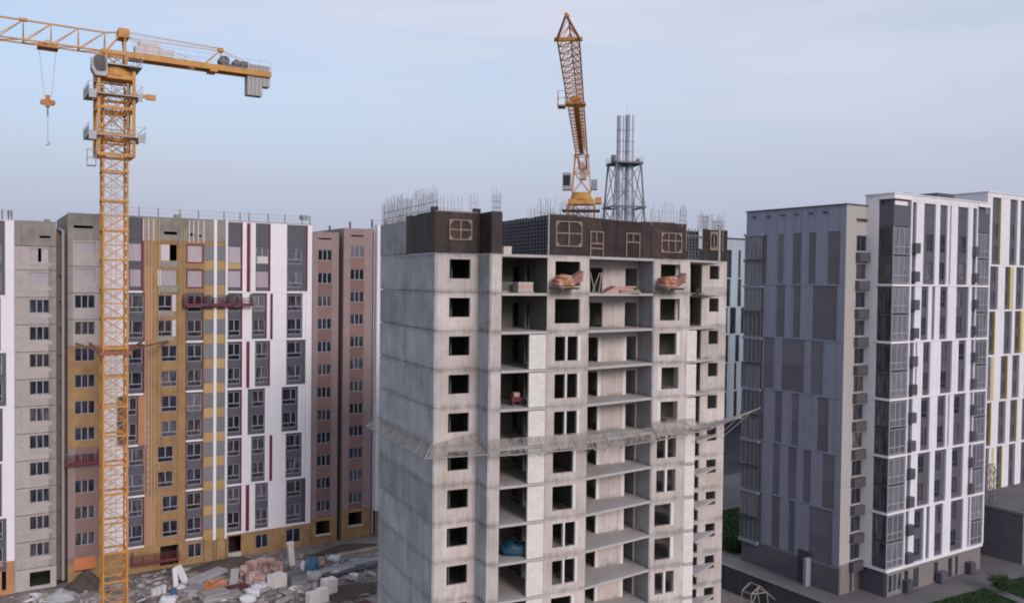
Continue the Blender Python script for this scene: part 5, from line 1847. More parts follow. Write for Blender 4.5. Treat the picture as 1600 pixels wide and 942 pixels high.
for (u0, u1, z0, z1, p) in wh_holes:
    wd = u1 - u0
    if wd < 1.0:
        cbox(RB_, 'charcoal_panel', u0, u1, WV + .2, WV + .3, z0, z1, 'dark')
        if wd > .55 and u0 < uL1 + .9:
            for s in (0, 1):
                ac(RB_, u0 - .1, u0 + .95, WV - .55, WV + .18, z0 + .25 + FH * s, z0 + 1.45 + FH * s)
        elif wd > .45 and u1 > uRl - 1.2:
            for s in (0, 1):
                ac(RB_, u0 - .05, u0 + .75, WV - .5, WV + .18, z0 + .25 + FH * s, z0 + 1.45 + FH * s)
        continue
    ww = min(1.35, wd - .25)
    wu = u1 - ww - .1 if p in (0,) else u0 + .12
    hs = [(wu, wu + ww, z0 + .55 + FH * s, z0 + 2.55 + FH * s) for s in (0, 1)]
    front(RB_, 'charcoal_panel', u0, u1, z0, z1, hs, 'dark', v=WV + .2, depth=.12, panels=(1.2, 1.59), joint=.015)
    for h in hs:
        window(RB_, *h, WV + .27, 'right+t', glz(), 'frame_d')
for p in range(6):
    z0, z1 = rz(p)
    cbox(RB_, 'storey_band', uL1, uRl, WV - .06, WV - .004, z0 - .22, z0 - .02, 'white')
# corner loggias
def loggia(ua, ub, va, vb, left):
    """glazed loggia stack; ua..ub along the front, va..vb the depth"""
    for p in range(6):
        z0, z1 = rz(p)
        zt = z1 if p else H + 6.6
        hh = (zt - z0) / 2
        for s in (0, 1):
            za, zb2 = z0 + s * hh + .1, z0 + (s + 1) * hh - .18
            window(RB_, ua + .06, ub - .06, za, zb2, va + .02, 'three+t+m', 'glass_l', 'frame_w', name='loggia_glazing')
            if left:
                window(RB_, va + .08, vb - .06, za, zb2, ua + .02, 'two', 'glass_b', 'frame_d', tf=True, name='loggia_glazing')
            cbox(RB_, 'loggia_slab', ua + .03, ub - .03, va + .03, vb, zb2 + .005, zb2 + .17, 'metal_d')
        cbox(RB_, 'loggia_band', ua - .08, ub, va - .08, vb, z0 - .26, z0 - .0, 'white')
        cbox(RB_, 'corner_post', ua - .02, ua + .06, va - .02, va + .06, z0 + .002, zt, 'frame_w')
    cbox(RB_, 'loggia_parapet', ua + .04, ub - .04, va + .04, vb, H + 6.62, RW - 1.25, 'dark')
    cbox(RB_, 'side_post', ub - .05, ub + .2, va - .1, va + .3, PLZ + .1, RW - .3, 'white')
vS1 = WV + 1.85
loggia(WU0, uL1, WV, vS1, True)
loggia(uRl, uR1, WV, WV + 2, False)
b = MB()
b.box(WU0, WU0 + .25, vS1, .25, PLZ, RW); b.build('white_side_wall', M['white'], RB_)
b = MB()
b.box(WU0 - .1, uL1, WV - .1, vS1 + .02, RW - .55, RW - .3 + .0)
b.build('roof_slab', M['white'], RB_)
for (a, c, d, e_) in ((WU0 - .15, uR1 + .1, WV - .12, .3),):
    cbox(RB_, 'roof_cap', a, c, d, e_, RW, RW + .12, 'white')
cbox(RB_, 'corner_post', WU0, WU0 + .15, vS1 - .2, vS1 - .003, RW - 1.25, RW, 'dark')
front(RB_, 'fascia', WU0 - .05, uL1, RW - .30, RW - .01, [], 'white', v=WV - .04)
b = MB(); b.wall(WV, vS1, RW - .3, RW - .01, WU0 - .04, 0, [], tf=lambda a, d, z: (d, a, z)); b.build('fascia', M['white'], RB_)
front(RB_, 'fascia', uRl, uR1 + .06, RW - .5, RW - .01, [], 'white', v=WV - .04)
cbox(RB_, 'oval_screen', WU0 + .4, uL1 - .4, WV + .15, WV + .25, RW - 1.2, RW - .75, 'white')
# ground storey
gh2 = []
for a, c in ((1415, 1421), (1429, 1437), (1461, 1467), (1483, 1489), (1494, 1498)):
    gh2.append((ru(a, 885), ru(c, 885), .15, 2.5))
front(RB_, 'plinth_front', WU0 + .4, uR1, 0, PLZ - .03, gh2, 'plinth', v=WV + .12, depth=.3)
for h in gh2:
    window(RB_, *h, WV + .3, 'one+t', 'glass', 'frame_d')
b = MB(); b.wall(WV + .12, .2, 0, PLZ - .03, WU0 + .38, .2, [(WV + .5, WV + 1.5, .6, 2.4)], tf=lambda a, d, z: (d, a, z)); b.build('plinth_side', M['gbase'], RB_)
window(RB_, WV + .5, WV + 1.5, .6, 2.4, WU0 + .45, 'two', 'glass_b', 'frame_d', tf=True)
window(RB_, WU0 + .5, ru(1410, 890), .5, 2.6, WV + .05, 'three', 'glass_b', 'frame_w')
cbox(RB_, 'base_band', WU0 - .12, uR1, WV - .14, WV + .1, PLZ - .2, PLZ + .05, 'white')
b = MB(); b.wall(WV, .0, PLZ - .2, PLZ + .05, WU0 - .1, .15, [], tf=lambda a, d, z: (d, a, z)); b.build('base_band', M['white'], RB_)
ac(RB_, ru(1411, 900), ru(1420, 900), WV - .6, WV + .1, .3, 1.6)
ac(RB_, ru(1463, 880), ru(1473, 880), WV - .7, WV + .1, .2, 1.4)
ac(RB_, ru(1509, 865), ru(1517, 865), WV - .7, WV + .1, .2, 1.5)
b = MB(); b.box(ru(1484, 320), ru(1510, 320), WV + 1.5, WV + 4, RW - .2, RW + .9); b.build('roof_house', M['metal_d'], RB_)
b = MB(); b.box(ru(1441, 320), ru(1451, 320), WV + 2.0, WV + 3, RW + .1, RW + .6); b.build('roof_vent', M['metal'], RB_)

# ================================================================== white and lemon block further right
yc = at_depth(1540, 450, 118.0)
Yf = Frame(yc.x, yc.y, 57.4)
YB = thing('apartment_building', 'white block with lemon yellow window reveals at the right edge', 'building', (Yf.o.x, Yf.o.y, 0), Yf.rz)
YT = Yf.z(1541, 300)
yu = lambda x, y=450: Yf.u(x, y)
YZ = [Yf.z(1552, 416), Yf.z(1552, 486.5), Yf.z(1552, 557), Yf.z(1552, 628), Yf.z(1552, 698), Yf.z(1552, 770)]
uY1 = yu(1700)
b = MB(); b.box(.3, uY1, .4, 14, 0, YT - .2); b.build('core', M['dark'], YB)
b = MB(); b.wall(0, 14, 0, YT, 0, .1, [], tf=tf_side(0)); b.build('side_wall', M['white'], YB)
ypat = {0: [(1548, 1561.5), (1575.5, 1587), (1592, 1606), (1614, 1626)], 1: [(1546, 1559.5), (1570, 1579), (1587.5, 1599), (1608, 1620)], 2: [(1544.5, 1556.5), (1570.5, 1582.5), (1587, 1597), (1606, 1620)], 3: [(1543, 1551.5), (1567, 1578), (1585, 1596), (1604, 1618)], 4: [(1542, 1554), (1565, 1576.5), (1583.5, 1594.5), (1602, 1615)], 5: [(1541, 1552), (1564, 1573), (1583, 1593), (1602, 1613)]}
yh = []
for p in range(6):
    z0 = YZ[p] + .25
    z1 = (YZ[p - 1] if p else YT - .6) - .02
    for (a, c) in ypat[p]:
        yh.append((yu(a), yu(c), z0, z1, p))
front(YB, 'white_frame', 0, uY1, YZ[5], YT, [h[:4] for h in yh], 'white', v=0, depth=.5, panels=(2.2, 3.2), joint=.012)
for i, (u0, u1, z0, z1, p) in enumerate(yh):
    hz = (YZ[1] - YZ[2]) / 2
    ws = [(u0 + .3, u1 - .35, z0 + .6 + hz * s, z0 + 2.5 + hz * s) for s in (0, 1)]
    front(YB, 'charcoal_panel', u0, u1, z0, z1, ws, 'dark', v=.3, depth=.12)
    for h in ws:
        window(YB, *h, .38, 'right+t', glz(), 'frame_d')
    if (i + p) % 2 == 0:
        cbox(YB, 'lemon_reveal', u1 - .16, u1 + .02, -.02, .29, z0, z1, 'yellow_y')
for a, c, p in ((1580, 1583, 1), (1552, 1556, 3), (1597, 1600, 2), (1556, 1559, 5)):
    cbox(YB, 'lemon_strip', yu(a), yu(c), -.04, -.003, YZ[p] + .25, YZ[p - 1] - .05, 'yellow_y')
front(YB, 'ground_wall', 0, uY1, 0, YZ[5] - .01, [], 'plinth', v=.1)
b = MB(); b.box(-.1, uY1, -.12, 14, YT, YT + .12); b.build('roof_cap', M['white'], YB)

# ================================================================== pale blue block seen through the gap
xc = at_depth(1125, 450, 194.0)
Xf = Frame(xc.x, xc.y, 57.4)
XB = thing('apartment_building', 'distant pale blue and navy block in the gap beside the tower', 'building', (Xf.o.x, Xf.o.y, 0), Xf.rz)
xu = lambda x: Xf.u(x, 480)
xz = lambda y: Xf.z(1148, y)
M['pale'] = mat('pale_blue_cladding', (.40, .46, .52), .6, var=.05)
M['navy'] = mat('navy_panel', (.028, .034, .055), .4, var=.1)
uX0, uX1 = xu(1035), xu(1240)
b = MB(); b.box(uX0 + .3, uX1, .4, 16, 0, xz(374) - .2); b.build('core', M['navy'], XB)
b = MB(); b.wall(.0, 16, 0, xz(374), uX0, .0, [], tf=lambda a, d, z: (d, a, z), gap=.02, cols=frange(3, 16, 3), rows=frange(3.2, xz(374), 3.2)); b.build('side_cladding', M['pale'], XB)
xr = [(391, 434, [(1128, 1142), (1152.5, 1156), (1163, 1170)]), (436, 478.5, [(1128, 1140.5), (1152, 1157.5), (1165.5, 1170)]), (480.5, 521, [(1128, 1137), (1141, 1150), (1158, 1167)]), (523.5, 565, [(1128, 1139), (1150, 1156), (1163.5, 1168)]), (567, 608.5, [(1126, 1138), (1149, 1152.5), (1160, 1165)]), (611, 652, [(1126, 1138), (1149, 1154), (1161, 1165)])]
xh = []
for (ya, yb, cs) in xr:
    for (a, c) in cs:
        for o_ in (-82, -41, 0, 45, 85):
            if c + o_ < 1238 and a + o_ > 1040:
                xh.append((xu(a + o_), xu(c + o_), xz(yb), xz(ya)))
front(XB, 'pale_cladding', uX0, uX1, xz(655), xz(374), xh, 'pale', v=0, depth=.3, panels=(3, 3.2), joint=.02)
for h in xh:
    n = 2
    for s in (0, 1):
        dz = (h[3] - h[2]) / 2
        cbox(XB, 'window_strip', h[0], h[1], .2, .28, h[2] + dz * s + .03, h[2] + dz * (s + 1) - .03, 'glass')
front(XB, 'ground_wall', uX0, uX1, 0, xz(655) - .01, [], 'navy', v=.1)
b = MB(); b.box(uX0 - .1, uX1, -.2, 16, xz(374), xz(374) + .3); b.build('roof_cap', M['metal_d'], XB)
# ================================================================== ground surfaces
def rloc(u, v):
    p = Rf.o + Rf.e * u + Rf.n * v
    return (p.x, p.y)
def rsheet(name, uv, z, m):
    return sheet(name, [rloc(*q) for q in uv], z, m)
def lloc(u, v):
    p = L.o + L.e * u + L.n * v
    return (p.x, p.y)
sheet('construction_yard', [lloc(-60, .8), lloc(70, .8), lloc(70, -75), lloc(-60, -75)], .004, 'dirt')
rsheet('road', [(-8.9, -60), (-2.85, -60), (-2.85, 140), (-8.9, 140)], .008, 'asphalt')
rsheet('pavement', [(-2.6, -60), (70, -60), (70, 34), (-2.6, 34)], .08, 'pave')
rsheet('far_pavement', [(-2.6, 34.3), (90, 34.3), (90, 49), (-2.6, 49)], .03, 'pave')
rsheet('far_road', [(-2.6, 49.2), (140, 49.2), (140, 118), (-2.6, 118)], .02, 'asphalt')
b = MB()
p0_, p1_ = rloc(-2.85, -60), rloc(-2.6, 140)
k_ = MB(); k_.box(-2.85, -2.6, -60, 34, 0, .14)
kb = k_.build('kerb', M['kerb'])
kb.location = (Rf.o.x, Rf.o.y, 0); kb.rotation_euler = (0, 0, Rf.rz)
struct(kb)
def lawn(name, uv):
    """turf bed standing a hand above the paving, rough with tufts"""
    s_ = rsheet(name, uv, .10, 'grass')
    return s_
lawn('lawn', [(1.0, 16.0), (30, 16.0), (30, 32), (14.5, 32), (1.0, 23)])
lawn('lawn', [(5.5, -6.6), (16.6, -7.3), (15.0, -13), (4, -14)])
lawn('lawn', [(18.2, -7.4), (40, -8.2), (40, -16), (16.8, -13)])
def tufts(name, label, uv, n, seed):
    rnd = random.Random(seed)
    us = [q[0] for q in uv]; vs_ = [q[1] for q in uv]
    def inside(x, y):
        c = False
        for i in range(len(uv)):
            a, d = uv[i], uv[i - 1]
            if (a[1] > y) != (d[1] > y) and x < (d[0] - a[0]) * (y - a[1]) / (d[1] - a[1]) + a[0]:
                c = not c
        return c
    b_ = MB()
    k = 0
    while k < n:
        x, y = rnd.uniform(min(us), max(us)), rnd.uniform(min(vs_), max(vs_))
        if not inside(x, y):
            continue
        k += 1
        h = rnd.uniform(.08, .22)
        a = rnd.uniform(0, 3.14)
        dx, dy = math.cos(a) * .09, math.sin(a) * .09
        b_.poly([(x - dx, y - dy, .1), (x + dx, y + dy, .1), (x + rnd.uniform(-.1, .1), y + rnd.uniform(-.1, .1), .1 + h)])
    o = b_.build(name, M['leaf'])
    o.location = (Rf.o.x, Rf.o.y, 0); o.rotation_euler = (0, 0, Rf.rz)
    o['kind'] = 'stuff'; o['label'] = label; o['category'] = 'grass'
tufts('grass', 'short dark grass beside the grey tower', [(1.0, 16.0), (24, 16.0), (24, 32), (14.5, 32), (1.0, 23)], 9000, 1)
tufts('grass', 'short green grass in front of the white tower block', [(5.5, -6.6), (16.6, -7.3), (15.0, -13), (4, -14)], 5000, 2)
tufts('grass', 'short green grass at the lower right corner', [(18.2, -7.4), (36, -8.0), (36, -15), (16.8, -13)], 7000, 3)

def shrub(label, p, h, w_, seed):
    rnd = random.Random(seed)
    t = thing('shrub', label, 'shrub', p)
    b_ = MB()
    for k in range(5):
        a = rnd.uniform(0, 6.28)
        b_.bar((0, 0, 0), (math.cos(a) * w_ * .3, math.sin(a) * w_ * .3, h * rnd.uniform(.5, .85)), .03, .01)
    b_.build('stem', M['wood'], t)
    b_ = MB()
    cl = [(rnd.uniform(-.5, .5) * w_, rnd.uniform(-.5, .5) * w_, rnd.uniform(.3, .85) * h) for _ in range(9)]
    for k in range(2600):
        c = rnd.choice(cl)
        d = Vector((rnd.gauss(0, 1), rnd.gauss(0, 1), rnd.gauss(0, 1))) * .17 * w_
        q = Vector(c) + d
        if q.z < .05:
            continue
        a = Vector((rnd.uniform(-1, 1), rnd.uniform(-1, 1), rnd.uniform(-1, 1))).normalized() * .07
        e = Vector((rnd.uniform(-1, 1), rnd.uniform(-1, 1), rnd.uniform(-1, 1))).normalized() * .07
        b_.poly([q - a, q + e, q + a, q - e])
    b_.build('foliage', M['leaf'], t)
q = rloc(17.2, -9.0)
shrub('dark round shrub between the two lower right lawns', (q[0], q[1], .08), 1.7, 1.8, 4)
q = rloc(3.2, 16.6)
shrub('dark low shrub at the rear corner of the grey tower', (q[0], q[1], .1), 1.1, 1.8, 6)
q = rloc(2.0, 17.6)
shrub('dark spreading shrub beside the small lawn path', (q[0], q[1], .1), 1.3, 2.2, 9)

# ---- site hoarding
HF = thing('hoarding', 'dark grey sheet metal hoarding along the road below the grey tower', 'fence', (Rf.o.x, Rf.o.y, 0), Rf.rz)
for k in range(44):
    v = -22 + 2.0 * k
    cbox(HF, 'sheet', -9.55 + random.uniform(-.02, .02), -9.5, v + .01, v + 1.99, .05, 2.75, 'hoard')
    cbox(HF, 'post', -9.45, -9.33, v - .06, v + .06, 0, 2.8, 'metal_d')
cbox(HF, 'top_rail', -9.62, -9.30, -22, 66, 2.81, 2.88, 'metal')
q = gp(1186, 962)
PF = thing('steel_trestle', 'pale steel lattice trestle poking up at the bottom beside the hoarding', 'frame', (q.x, q.y, 0), R_(35))
for k, (a, c) in enumerate((((-1.6, 0, 0), (-1.3, 0, 2.6)), ((1.6, 0, 0), (1.2, 0, 2.3)), ((-1.3, 0, 2.6), (0, 0, 3.2)), ((0, 0, 3.2), (2.6, 0, 1.2)), ((-1.3, 0, 2.6), (1.2, 0, 2.3)), ((-1.6, 1.2, 0), (-1.3, 1.2, 2.6)), ((1.6, 1.2, 0), (1.2, 1.2, 2.3)), ((-1.3, 1.2, 2.6), (0, 1.2, 3.2)), ((-1.3, 0, 2.6), (-1.3, 1.2, 2.6)), ((0, 0, 3.2), (0, 1.2, 3.2)), ((1.2, 0, 2.3), (1.2, 1.2, 2.3)), ((-1.3, 0, 1.4), (0, 0, 3.2)))):
    b = MB(); b.bar(a, c, .06); b.build('bar', M['pole'], PF)

# ---- low annex
AX = thing('annex_building', 'low dark brick annex with flat pale roof at the right edge', 'building', (Rf.o.x, Rf.o.y, 0), Rf.rz)
AZ = 6.3
b = MB(); b.wall(-5.2, 6, 0, AZ, 29.2, 0, [], tf=lambda a, d, z: (d, a, z), gap=.02, cols=frange(-5.2 + 1.4, 6, 1.4), rows=frange(.7, AZ, .9)); b.build('side_wall', M['gbase'], AX)
b = MB(); b.wall(29.2, 55, 0, AZ, -5.2, .2, [(33, 35, .1, 2.6), (38, 41, 1, 2.8)]); b.build('front_wall', M['plinth'], AX)
b = MB(); b.box(29.22, 55, -5.18, 8, AZ - .3, AZ - .01); b.build('roof', M['pave'], AX)
b = MB(); b.box(29.1, 29.45, -5.3, 8, AZ, AZ + .35); b.box(29.45, 55, -5.3, -4.95, AZ, AZ + .35); b.build('parapet', M['kerb'], AX)
LT = thing('lattice_mast', 'small grey lattice mast standing on the annex roof', 'mast', (*rloc(31.5, .0), AZ - .01), Rf.rz)
b = MB()
for sx in (-.55, .55):
    for sy in (-.55, .55):
        b.bar((sx, sy, 0), (sx, sy, 5.2), .06)
b.build('leg', M['metal'], LT)
b = MB()
for k in range(5):
    z = k * 1.04
    for s_ in (-.55, .55):
        b.bar((-.55, s_, z), (.55, s_, z + 1.04), .04); b.bar((s_, -.55, z), (s_, .55, z + 1.04), .04); b.bar((-.55, s_, z), (.55, s_, z), .04)
b.build('brace', M['metal'], LT)
b = MB(); b.bar((.5, 0, 5.2), (-3.6, 0, 5.6), .07); b.bar((-.5, 0, 4.4), (-2.6, 0, 5.4), .05); b.build('arm', M['metal'], LT)

# ================================================================== facade cradles on the left blocks
def cradle(label, frame, x0, x1, y, v, ln, rope_top, tilt=0.0, full=True):
    u0, z = frame.hit(x0, y, v)
    u1 = frame.u(x1, y, v)
    p = frame.o + frame.e * u0 + frame.n * v
    t = thing('facade_cradle', label, 'cradle', (p.x, p.y, z), frame.rz)
    w_ = u1 - u0
    b_ = MB(); b_.box(0, w_, 0, .7, 0, .06); b_.build('deck', M['cradle'], t)
    for yy in (0, .7):
        b_ = MB()
        for zz in (.3, .65, 1.0):
            b_.bar((0, yy, zz), (w_, yy, zz), .035)
        n = max(2, int(w_ / 1.1))
        for i in range(n + 1):
            b_.bar((w_ * i / n, yy, 0), (w_ * i / n, yy, 1.0), .035)
        b_.build('guard_rail', M['cradle'], t)
    b_ = MB(); b_.box(.01, w_ - .01, -.03, -.012, .05, .38); b_.build('toe_board', M['cradle'], t)
    for x in (.12, w_ - .12):
        b_ = MB(); b_.box(x - .1, x + .1, .2, .5, .07, 1.5); b_.build('hoist_motor', M['metal_d'], t)
        b_ = MB(); b_.bar((x, .35, 1.5), (x, .35, rope_top - z), .012); b_.build('rope', M['cable'], t)
    return t, w_
cr, wd = cradle('long crimson work cradle hanging across the upper ochre storeys', L, 287, 395, 479, -1.0, 8, ROOF + .3)
p = L.o + L.e * lu(322) - L.n * .75
o = lump('material_bag', 'dark bag lying in the long crimson cradle, left one', 'bag', (p.x, p.y, L.z(322, 479, -1.0) + .07), 1.1, .55, 1.15, 'metal_d', 31)
p = L.o + L.e * lu(358) - L.n * .75
o = lump('material_bag', 'dark sack heaped in the long crimson cradle, right one', 'bag', (p.x, p.y, L.z(358, 479, -1.0) + .07), 1.3, .55, 1.3, 'metal_d', 32)
cradle('short crimson work cradle left of the yellow crane mast', L, 103, 156, 729, -1.0, 4, ROOF + .3)
cradle('crimson work cradle parked low by the ground storey openings', L, 206, 280, 886, -1.4, 6, ROOF + .3)

# ================================================================== yard clutter
def pallet(label, p, m, w_=1.0, d_=.9, h=1.0, rz_=0.0, nx=4, nz_=5, cat='pallet'):
    t = thing('pallet', label, cat, (p.x, p.y, 0.005), rz_)
    cbox(t, 'pallet_deck', -w_ / 2, w_ / 2, -d_ / 2, d_ / 2, 0, .13, 'wood')
    for i in range(nx):
        for k in range(nz_):
            a = -w_ / 2 + w_ * i / nx
            z = .135 + (h - .13) * k / nz_
            cbox(t, 'block', a + .008, a + w_ / nx - .008, -d_ / 2 + .02, d_ / 2 - .02, z, z + (h - .13) / nz_ - .012, m)
    return t
def slab_pile(label, p, m, w_, d_, n, th, rz_, cat='slabs', name='slab_pile', part='slab'):
    t = thing(name, label, cat, (p.x, p.y, 0.005), rz_)
    for k in range(n):
        dx, dy = random.uniform(-.12, .12), random.uniform(-.12, .12)
        cbox(t, part, -w_ / 2 + dx, w_ / 2 + dx, -d_ / 2 + dy, d_ / 2 + dy, k * (th + .015), k * (th + .015) + th, m)
    return t
rd = random.Random(5)
names = ['at the back left', 'at the back middle', 'at the back right', 'at the left end', 'in the centre', 'right of centre', 'at the right end', 'at the front left', 'at the front right']
pp = [(392, 893), (407, 889), (424, 886), (384, 902), (399, 901), (415, 899), (432, 897), (392, 912), (408, 911)]
for i, (x, y) in enumerate(pp):
    pallet('pink brick pallet %s of the brick heap in the yard' % names[i], gp(x, y), 'bricks_p', rd.uniform(1.0, 1.25), .95, rd.uniform(.75, 1.45), L.rz + rd.uniform(-.5, .5), 3, 4)
pallet('large beige block pallet at the right end of the brick heap', gp(433, 917), 'block', 1.7, 1.4, 1.5, L.rz + .35, 3, 4)
pallet('pale block pallet at the bottom, left of the two tall ones', gp(489, 944), 'block', 1.25, 1.1, 1.35, L.rz + .1, 3, 4)
pallet('pale block pallet at the bottom, tucked behind the left one', gp(503, 940), 'block', 1.15, 1.1, 1.5, L.rz + .1, 3, 4)
pallet('tallest pale block pallet at the bottom right of the yard', gp(514, 930), 'block', 1.5, 1.2, 1.9, L.rz + .1, 3, 5)
# steel bin and tarp heaps
t = thing('waste_skip', 'grey green open steel skip with pale front plate', 'skip', tuple(gp(463, 911)), L.rz + .15)
for a in ((-.95, .95, -.8, -.74), (-.95, .95, .74, .8)):
    cbox(t, 'plate', a[0], a[1], a[2], a[3], .0, 1.2, 'metal')
for a in ((-.95, -.89), (.89, .95)):
    cbox(t, 'plate', a[0], a[1], -.738, .738, .0, 1.2, 'metal')
cbox(t, 'floor', -.88, .88, -.735, .735, .02, .08, 'metal'); cbox(t, 'front_plate', -.97, .97, -.85, -.803, 0, .55, 'panel_g')
lump('tarp', 'blue tarp heap beside the grey skip', 'tarp', gp(487, 896), 1.5, 1.4, 1.7, 'blue', 41)
lump('tarp', 'pale blue tarp bundle in front of the blue heap', 'tarp', gp(490, 906), 1.9, 1.3, 1.0, 'panel_g', 42)
lump('material_bag', 'white bulk bag left of the blue tarp heap', 'bag', gp(475, 893), .7, .7, 1.3, 'sack_w', 43)
lump('material_bag', 'round beige sack behind the blue tarp heap', 'bag', gp(499, 884), 1.3, .9, .7, 'sack_p', 44)
lump('material_bag', 'bright white bag by the pipe stack near the tower', 'bag', gp(522, 875), 1.5, .9, .6, 'sack_w', 45)
bags = [(388, 941, 1.6, .9), (396, 932, 1.5, .9), (402, 922, 1.3, .7), (407, 918, 1.6, .55), (389, 926, .9, .5)]
bn = ['frontmost', 'second from the front', 'middle', 'rearmost', 'smallest, leftmost']
for i, (x, y, a, h) in enumerate(bags):
    lump('material_bag', 'white plastic bag in the bag heap below the bricks, %s' % bn[i], 'bag', gp(x, y), a, a * .75, h, 'sack_w', 50 + i)
# slabs and boards
slab_pile('stack of long grey wall panels left of the bricks', gp(325, 903), 'panel_g', 4.6, 1.5, 4, .12, L.rz + .55)
slab_pile('grey square slabs stacked at the bottom of the yard', gp(334, 935), 'panel_g', 2.6, 1.9, 4, .2, L.rz + .1)
slab_pile('flat grey slab stack leaning toward the orange frame', gp(355, 932), 'panel_g', 2.8, 1.6, 3, .16, L.rz - .05)
slab_pile('maroon sheet stack in front of the pink bricks', gp(366, 923), 'maroon', 2.8, 1.3, 3, .16, L.rz + .1, 'sheets')
slab_pile('rounded grey board stack left of the orange frame', gp(303, 925), 'panel_g', 1.8, 1.6, 5, .13, L.rz + .8)
slab_pile('dull timber boards stacked near the ochre wall', gp(290, 902), 'wood', 3.0, .8, 3, .09, L.rz + .1, 'boards')
t = thing('window_crate', 'wooden crate frame with orange edges lying among grey panels', 'crate', tuple(gp(331, 917)), L.rz + .35)
for (a, c, d, e_) in ((-1.5, 1.5, -.7, -.55), (-1.5, 1.5, .55, .7), (-1.5, -1.35, -.54, .54), (1.35, 1.5, -.54, .54), (-.08, .08, -.54, .54)):
    cbox(t, 'rail', a, c, d, e_, .1, .5, 'orange_s')
cbox(t, 'base_board', -1.5, 1.5, -.7, .7, 0, .095, 'wood')
def leaning(label, x, y, w_, h, m, rz_, tilt):
    o = MB(); o.box(-w_ / 2, w_ / 2, -.04, .04, 0, h)
    o = o.build('leaning_panel', M[m])
    o.location = gp(x, y); o.rotation_euler = (tilt, 0, rz_)
    return tag(o, label, 'panel')
leaning('white board propped in the yard, narrower of the two', 275, 918, .5, 2.2, 'sack_w', L.rz, R_(-20))
leaning('white board propped in the yard, wider of the two', 291, 911, .9, 2.3, 'sack_w', L.rz + .5, R_(-38))
leaning('grey plate standing right of the wooden crate frame', 364, 914, .9, 1.9, 'panel_g', L.rz - .5, R_(-35))
cb = [(240, 934, 'left'), (247, 931, 'middle'), (255, 928, 'right')]
for x, y, nm in cb:
    t = pallet('small white block piece in the row of three, %s' % nm, gp(x, y), 'sack_w', .45, .5, 1.0, L.rz + .3, 1, 3, 'blocks')
lump('material_bag', 'large pale foam bag at the bottom near the crane', 'bag', gp(263, 944), 1.7, 1.0, .9, 'sack_w', 60)
b = MB(); b.bar((0, 0, 0), (0, 0, .95), .3, .3, 14); b.bar((0, 0, .45), (0, 0, .5), .33, .33, 14)
o = b.build('oil_drum', M['blue']); o.location = gp(271, 932); tag(o, 'dark blue drum between the white blocks and slabs', 'drum')
b = MB(); b.box(-.32, .32, -.3, .3, 0, 2.6); b.box(-.42, .42, -.4, .4, 2.601, 2.8)
o = b.build('concrete_post', M['block']); o.location = gp(456, 882); o.rotation_euler = (0, R_(-5), L.rz); tag(o, 'pale upright concrete post before the ochre ground storey', 'post')
def pipes(label, x, y, n, ln, rz_, m, r=.09, layers=2, cat='pipes'):
    p_ = gp(x, y)
    t = thing('pipe_stack', label, cat, tuple(p_), rz_)
    for j in range(layers):
        for i in range(n - j):
            b_ = MB(); yy = (i - (n - j) / 2) * 2.1 * r
            s_ = random.uniform(-.4, .4)
            b_.bar((-ln / 2 + s_, yy, r + j * 1.8 * r), (ln / 2 + s_, yy, r + j * 1.8 * r), r, r, 7); b_.build('pipe', M[m], t)
pipes('long stack of pale pipes beside the concrete tower', 556, 882, 7, 9, L.rz + .1, 'metal')
pipes('darker long pipe stack nearer the tower wall', 563, 890, 6, 9, L.rz + .12, 'metal_d')
pipes('short stack of pale tubes right of the tarp', 522, 892, 6, 4, L.rz - .1, 'panel_g')
pipes('bundle of timber poles lying near the brick wings', 560, 862, 6, 7, L.rz + .05, 'wood', .08)
pipes('crooked scaffold tubes scattered at the lower left', 82, 934, 5, 3, L.rz - .4, 'pole', .05, 1)
slab_pile('dark timber pile in the mud at the lower right of the yard', gp(555, 930), 'wood', 3.0, 1.2, 2, .1, L.rz - .2, 'boards')
slab_pile('dark red sheet lying at the bottom by the tower', gp(563, 944), 'maroon', 2.0, 1.2, 2, .08, L.rz + .2, 'sheets')

def mound(label, x, y, w_, d_, h, m, seed, name='soil_heap'):
    rnd = random.Random(seed)
    b_ = MB()
    n = 22
    ph = [rnd.uniform(0, 6.28) for _ in range(6)]
    for j in range(n + 1):
        for i in range(n + 1):
            X = -1 + 2 * i / n; Y = -1 + 2 * j / n
            r = math.hypot(X, Y)
            z = max(0, 1 - r ** 1.6) * h
            z *= 1 + .25 * math.sin(4 * X + ph[0]) * math.cos(5 * Y + ph[1]) + .12 * math.sin(11 * X + ph[2]) * math.sin(9 * Y + ph[3]) + rnd.uniform(-.08, .08)
            b_.v.append((X * w_ / 2, Y * d_ / 2, z - .02))
    for j in range(n):
        for i in range(n):
            k = j * (n + 1) + i
            b_.f.append((k, k + 1, k + n + 2, k + n + 1))
    o = b_.build(name, M[m], smooth=True)
    o.location = gp(x, y); o.rotation_euler = (0, 0, L.rz)
    return tag(o, label, 'heap')
mound('dark soil heap in front of the orange shutter panel', 132, 918, 4.6, 3.5, 1.6, 'earth', 1)
mound('low earth bank along the ochre wall', 350, 884, 9, 2.6, .9, 'earth', 2)
mound('low earth bank below the brick wings', 540, 860, 10, 3, .8, 'earth', 3)
mound('grey rubble heap left of the soil heap', 96, 934, 3.6, 3, .9, 'conc_side', 4, 'rubble_heap')
mound('muddy bank at the bottom before the tower', 545, 925, 9, 5, .7, 'earth', 5)
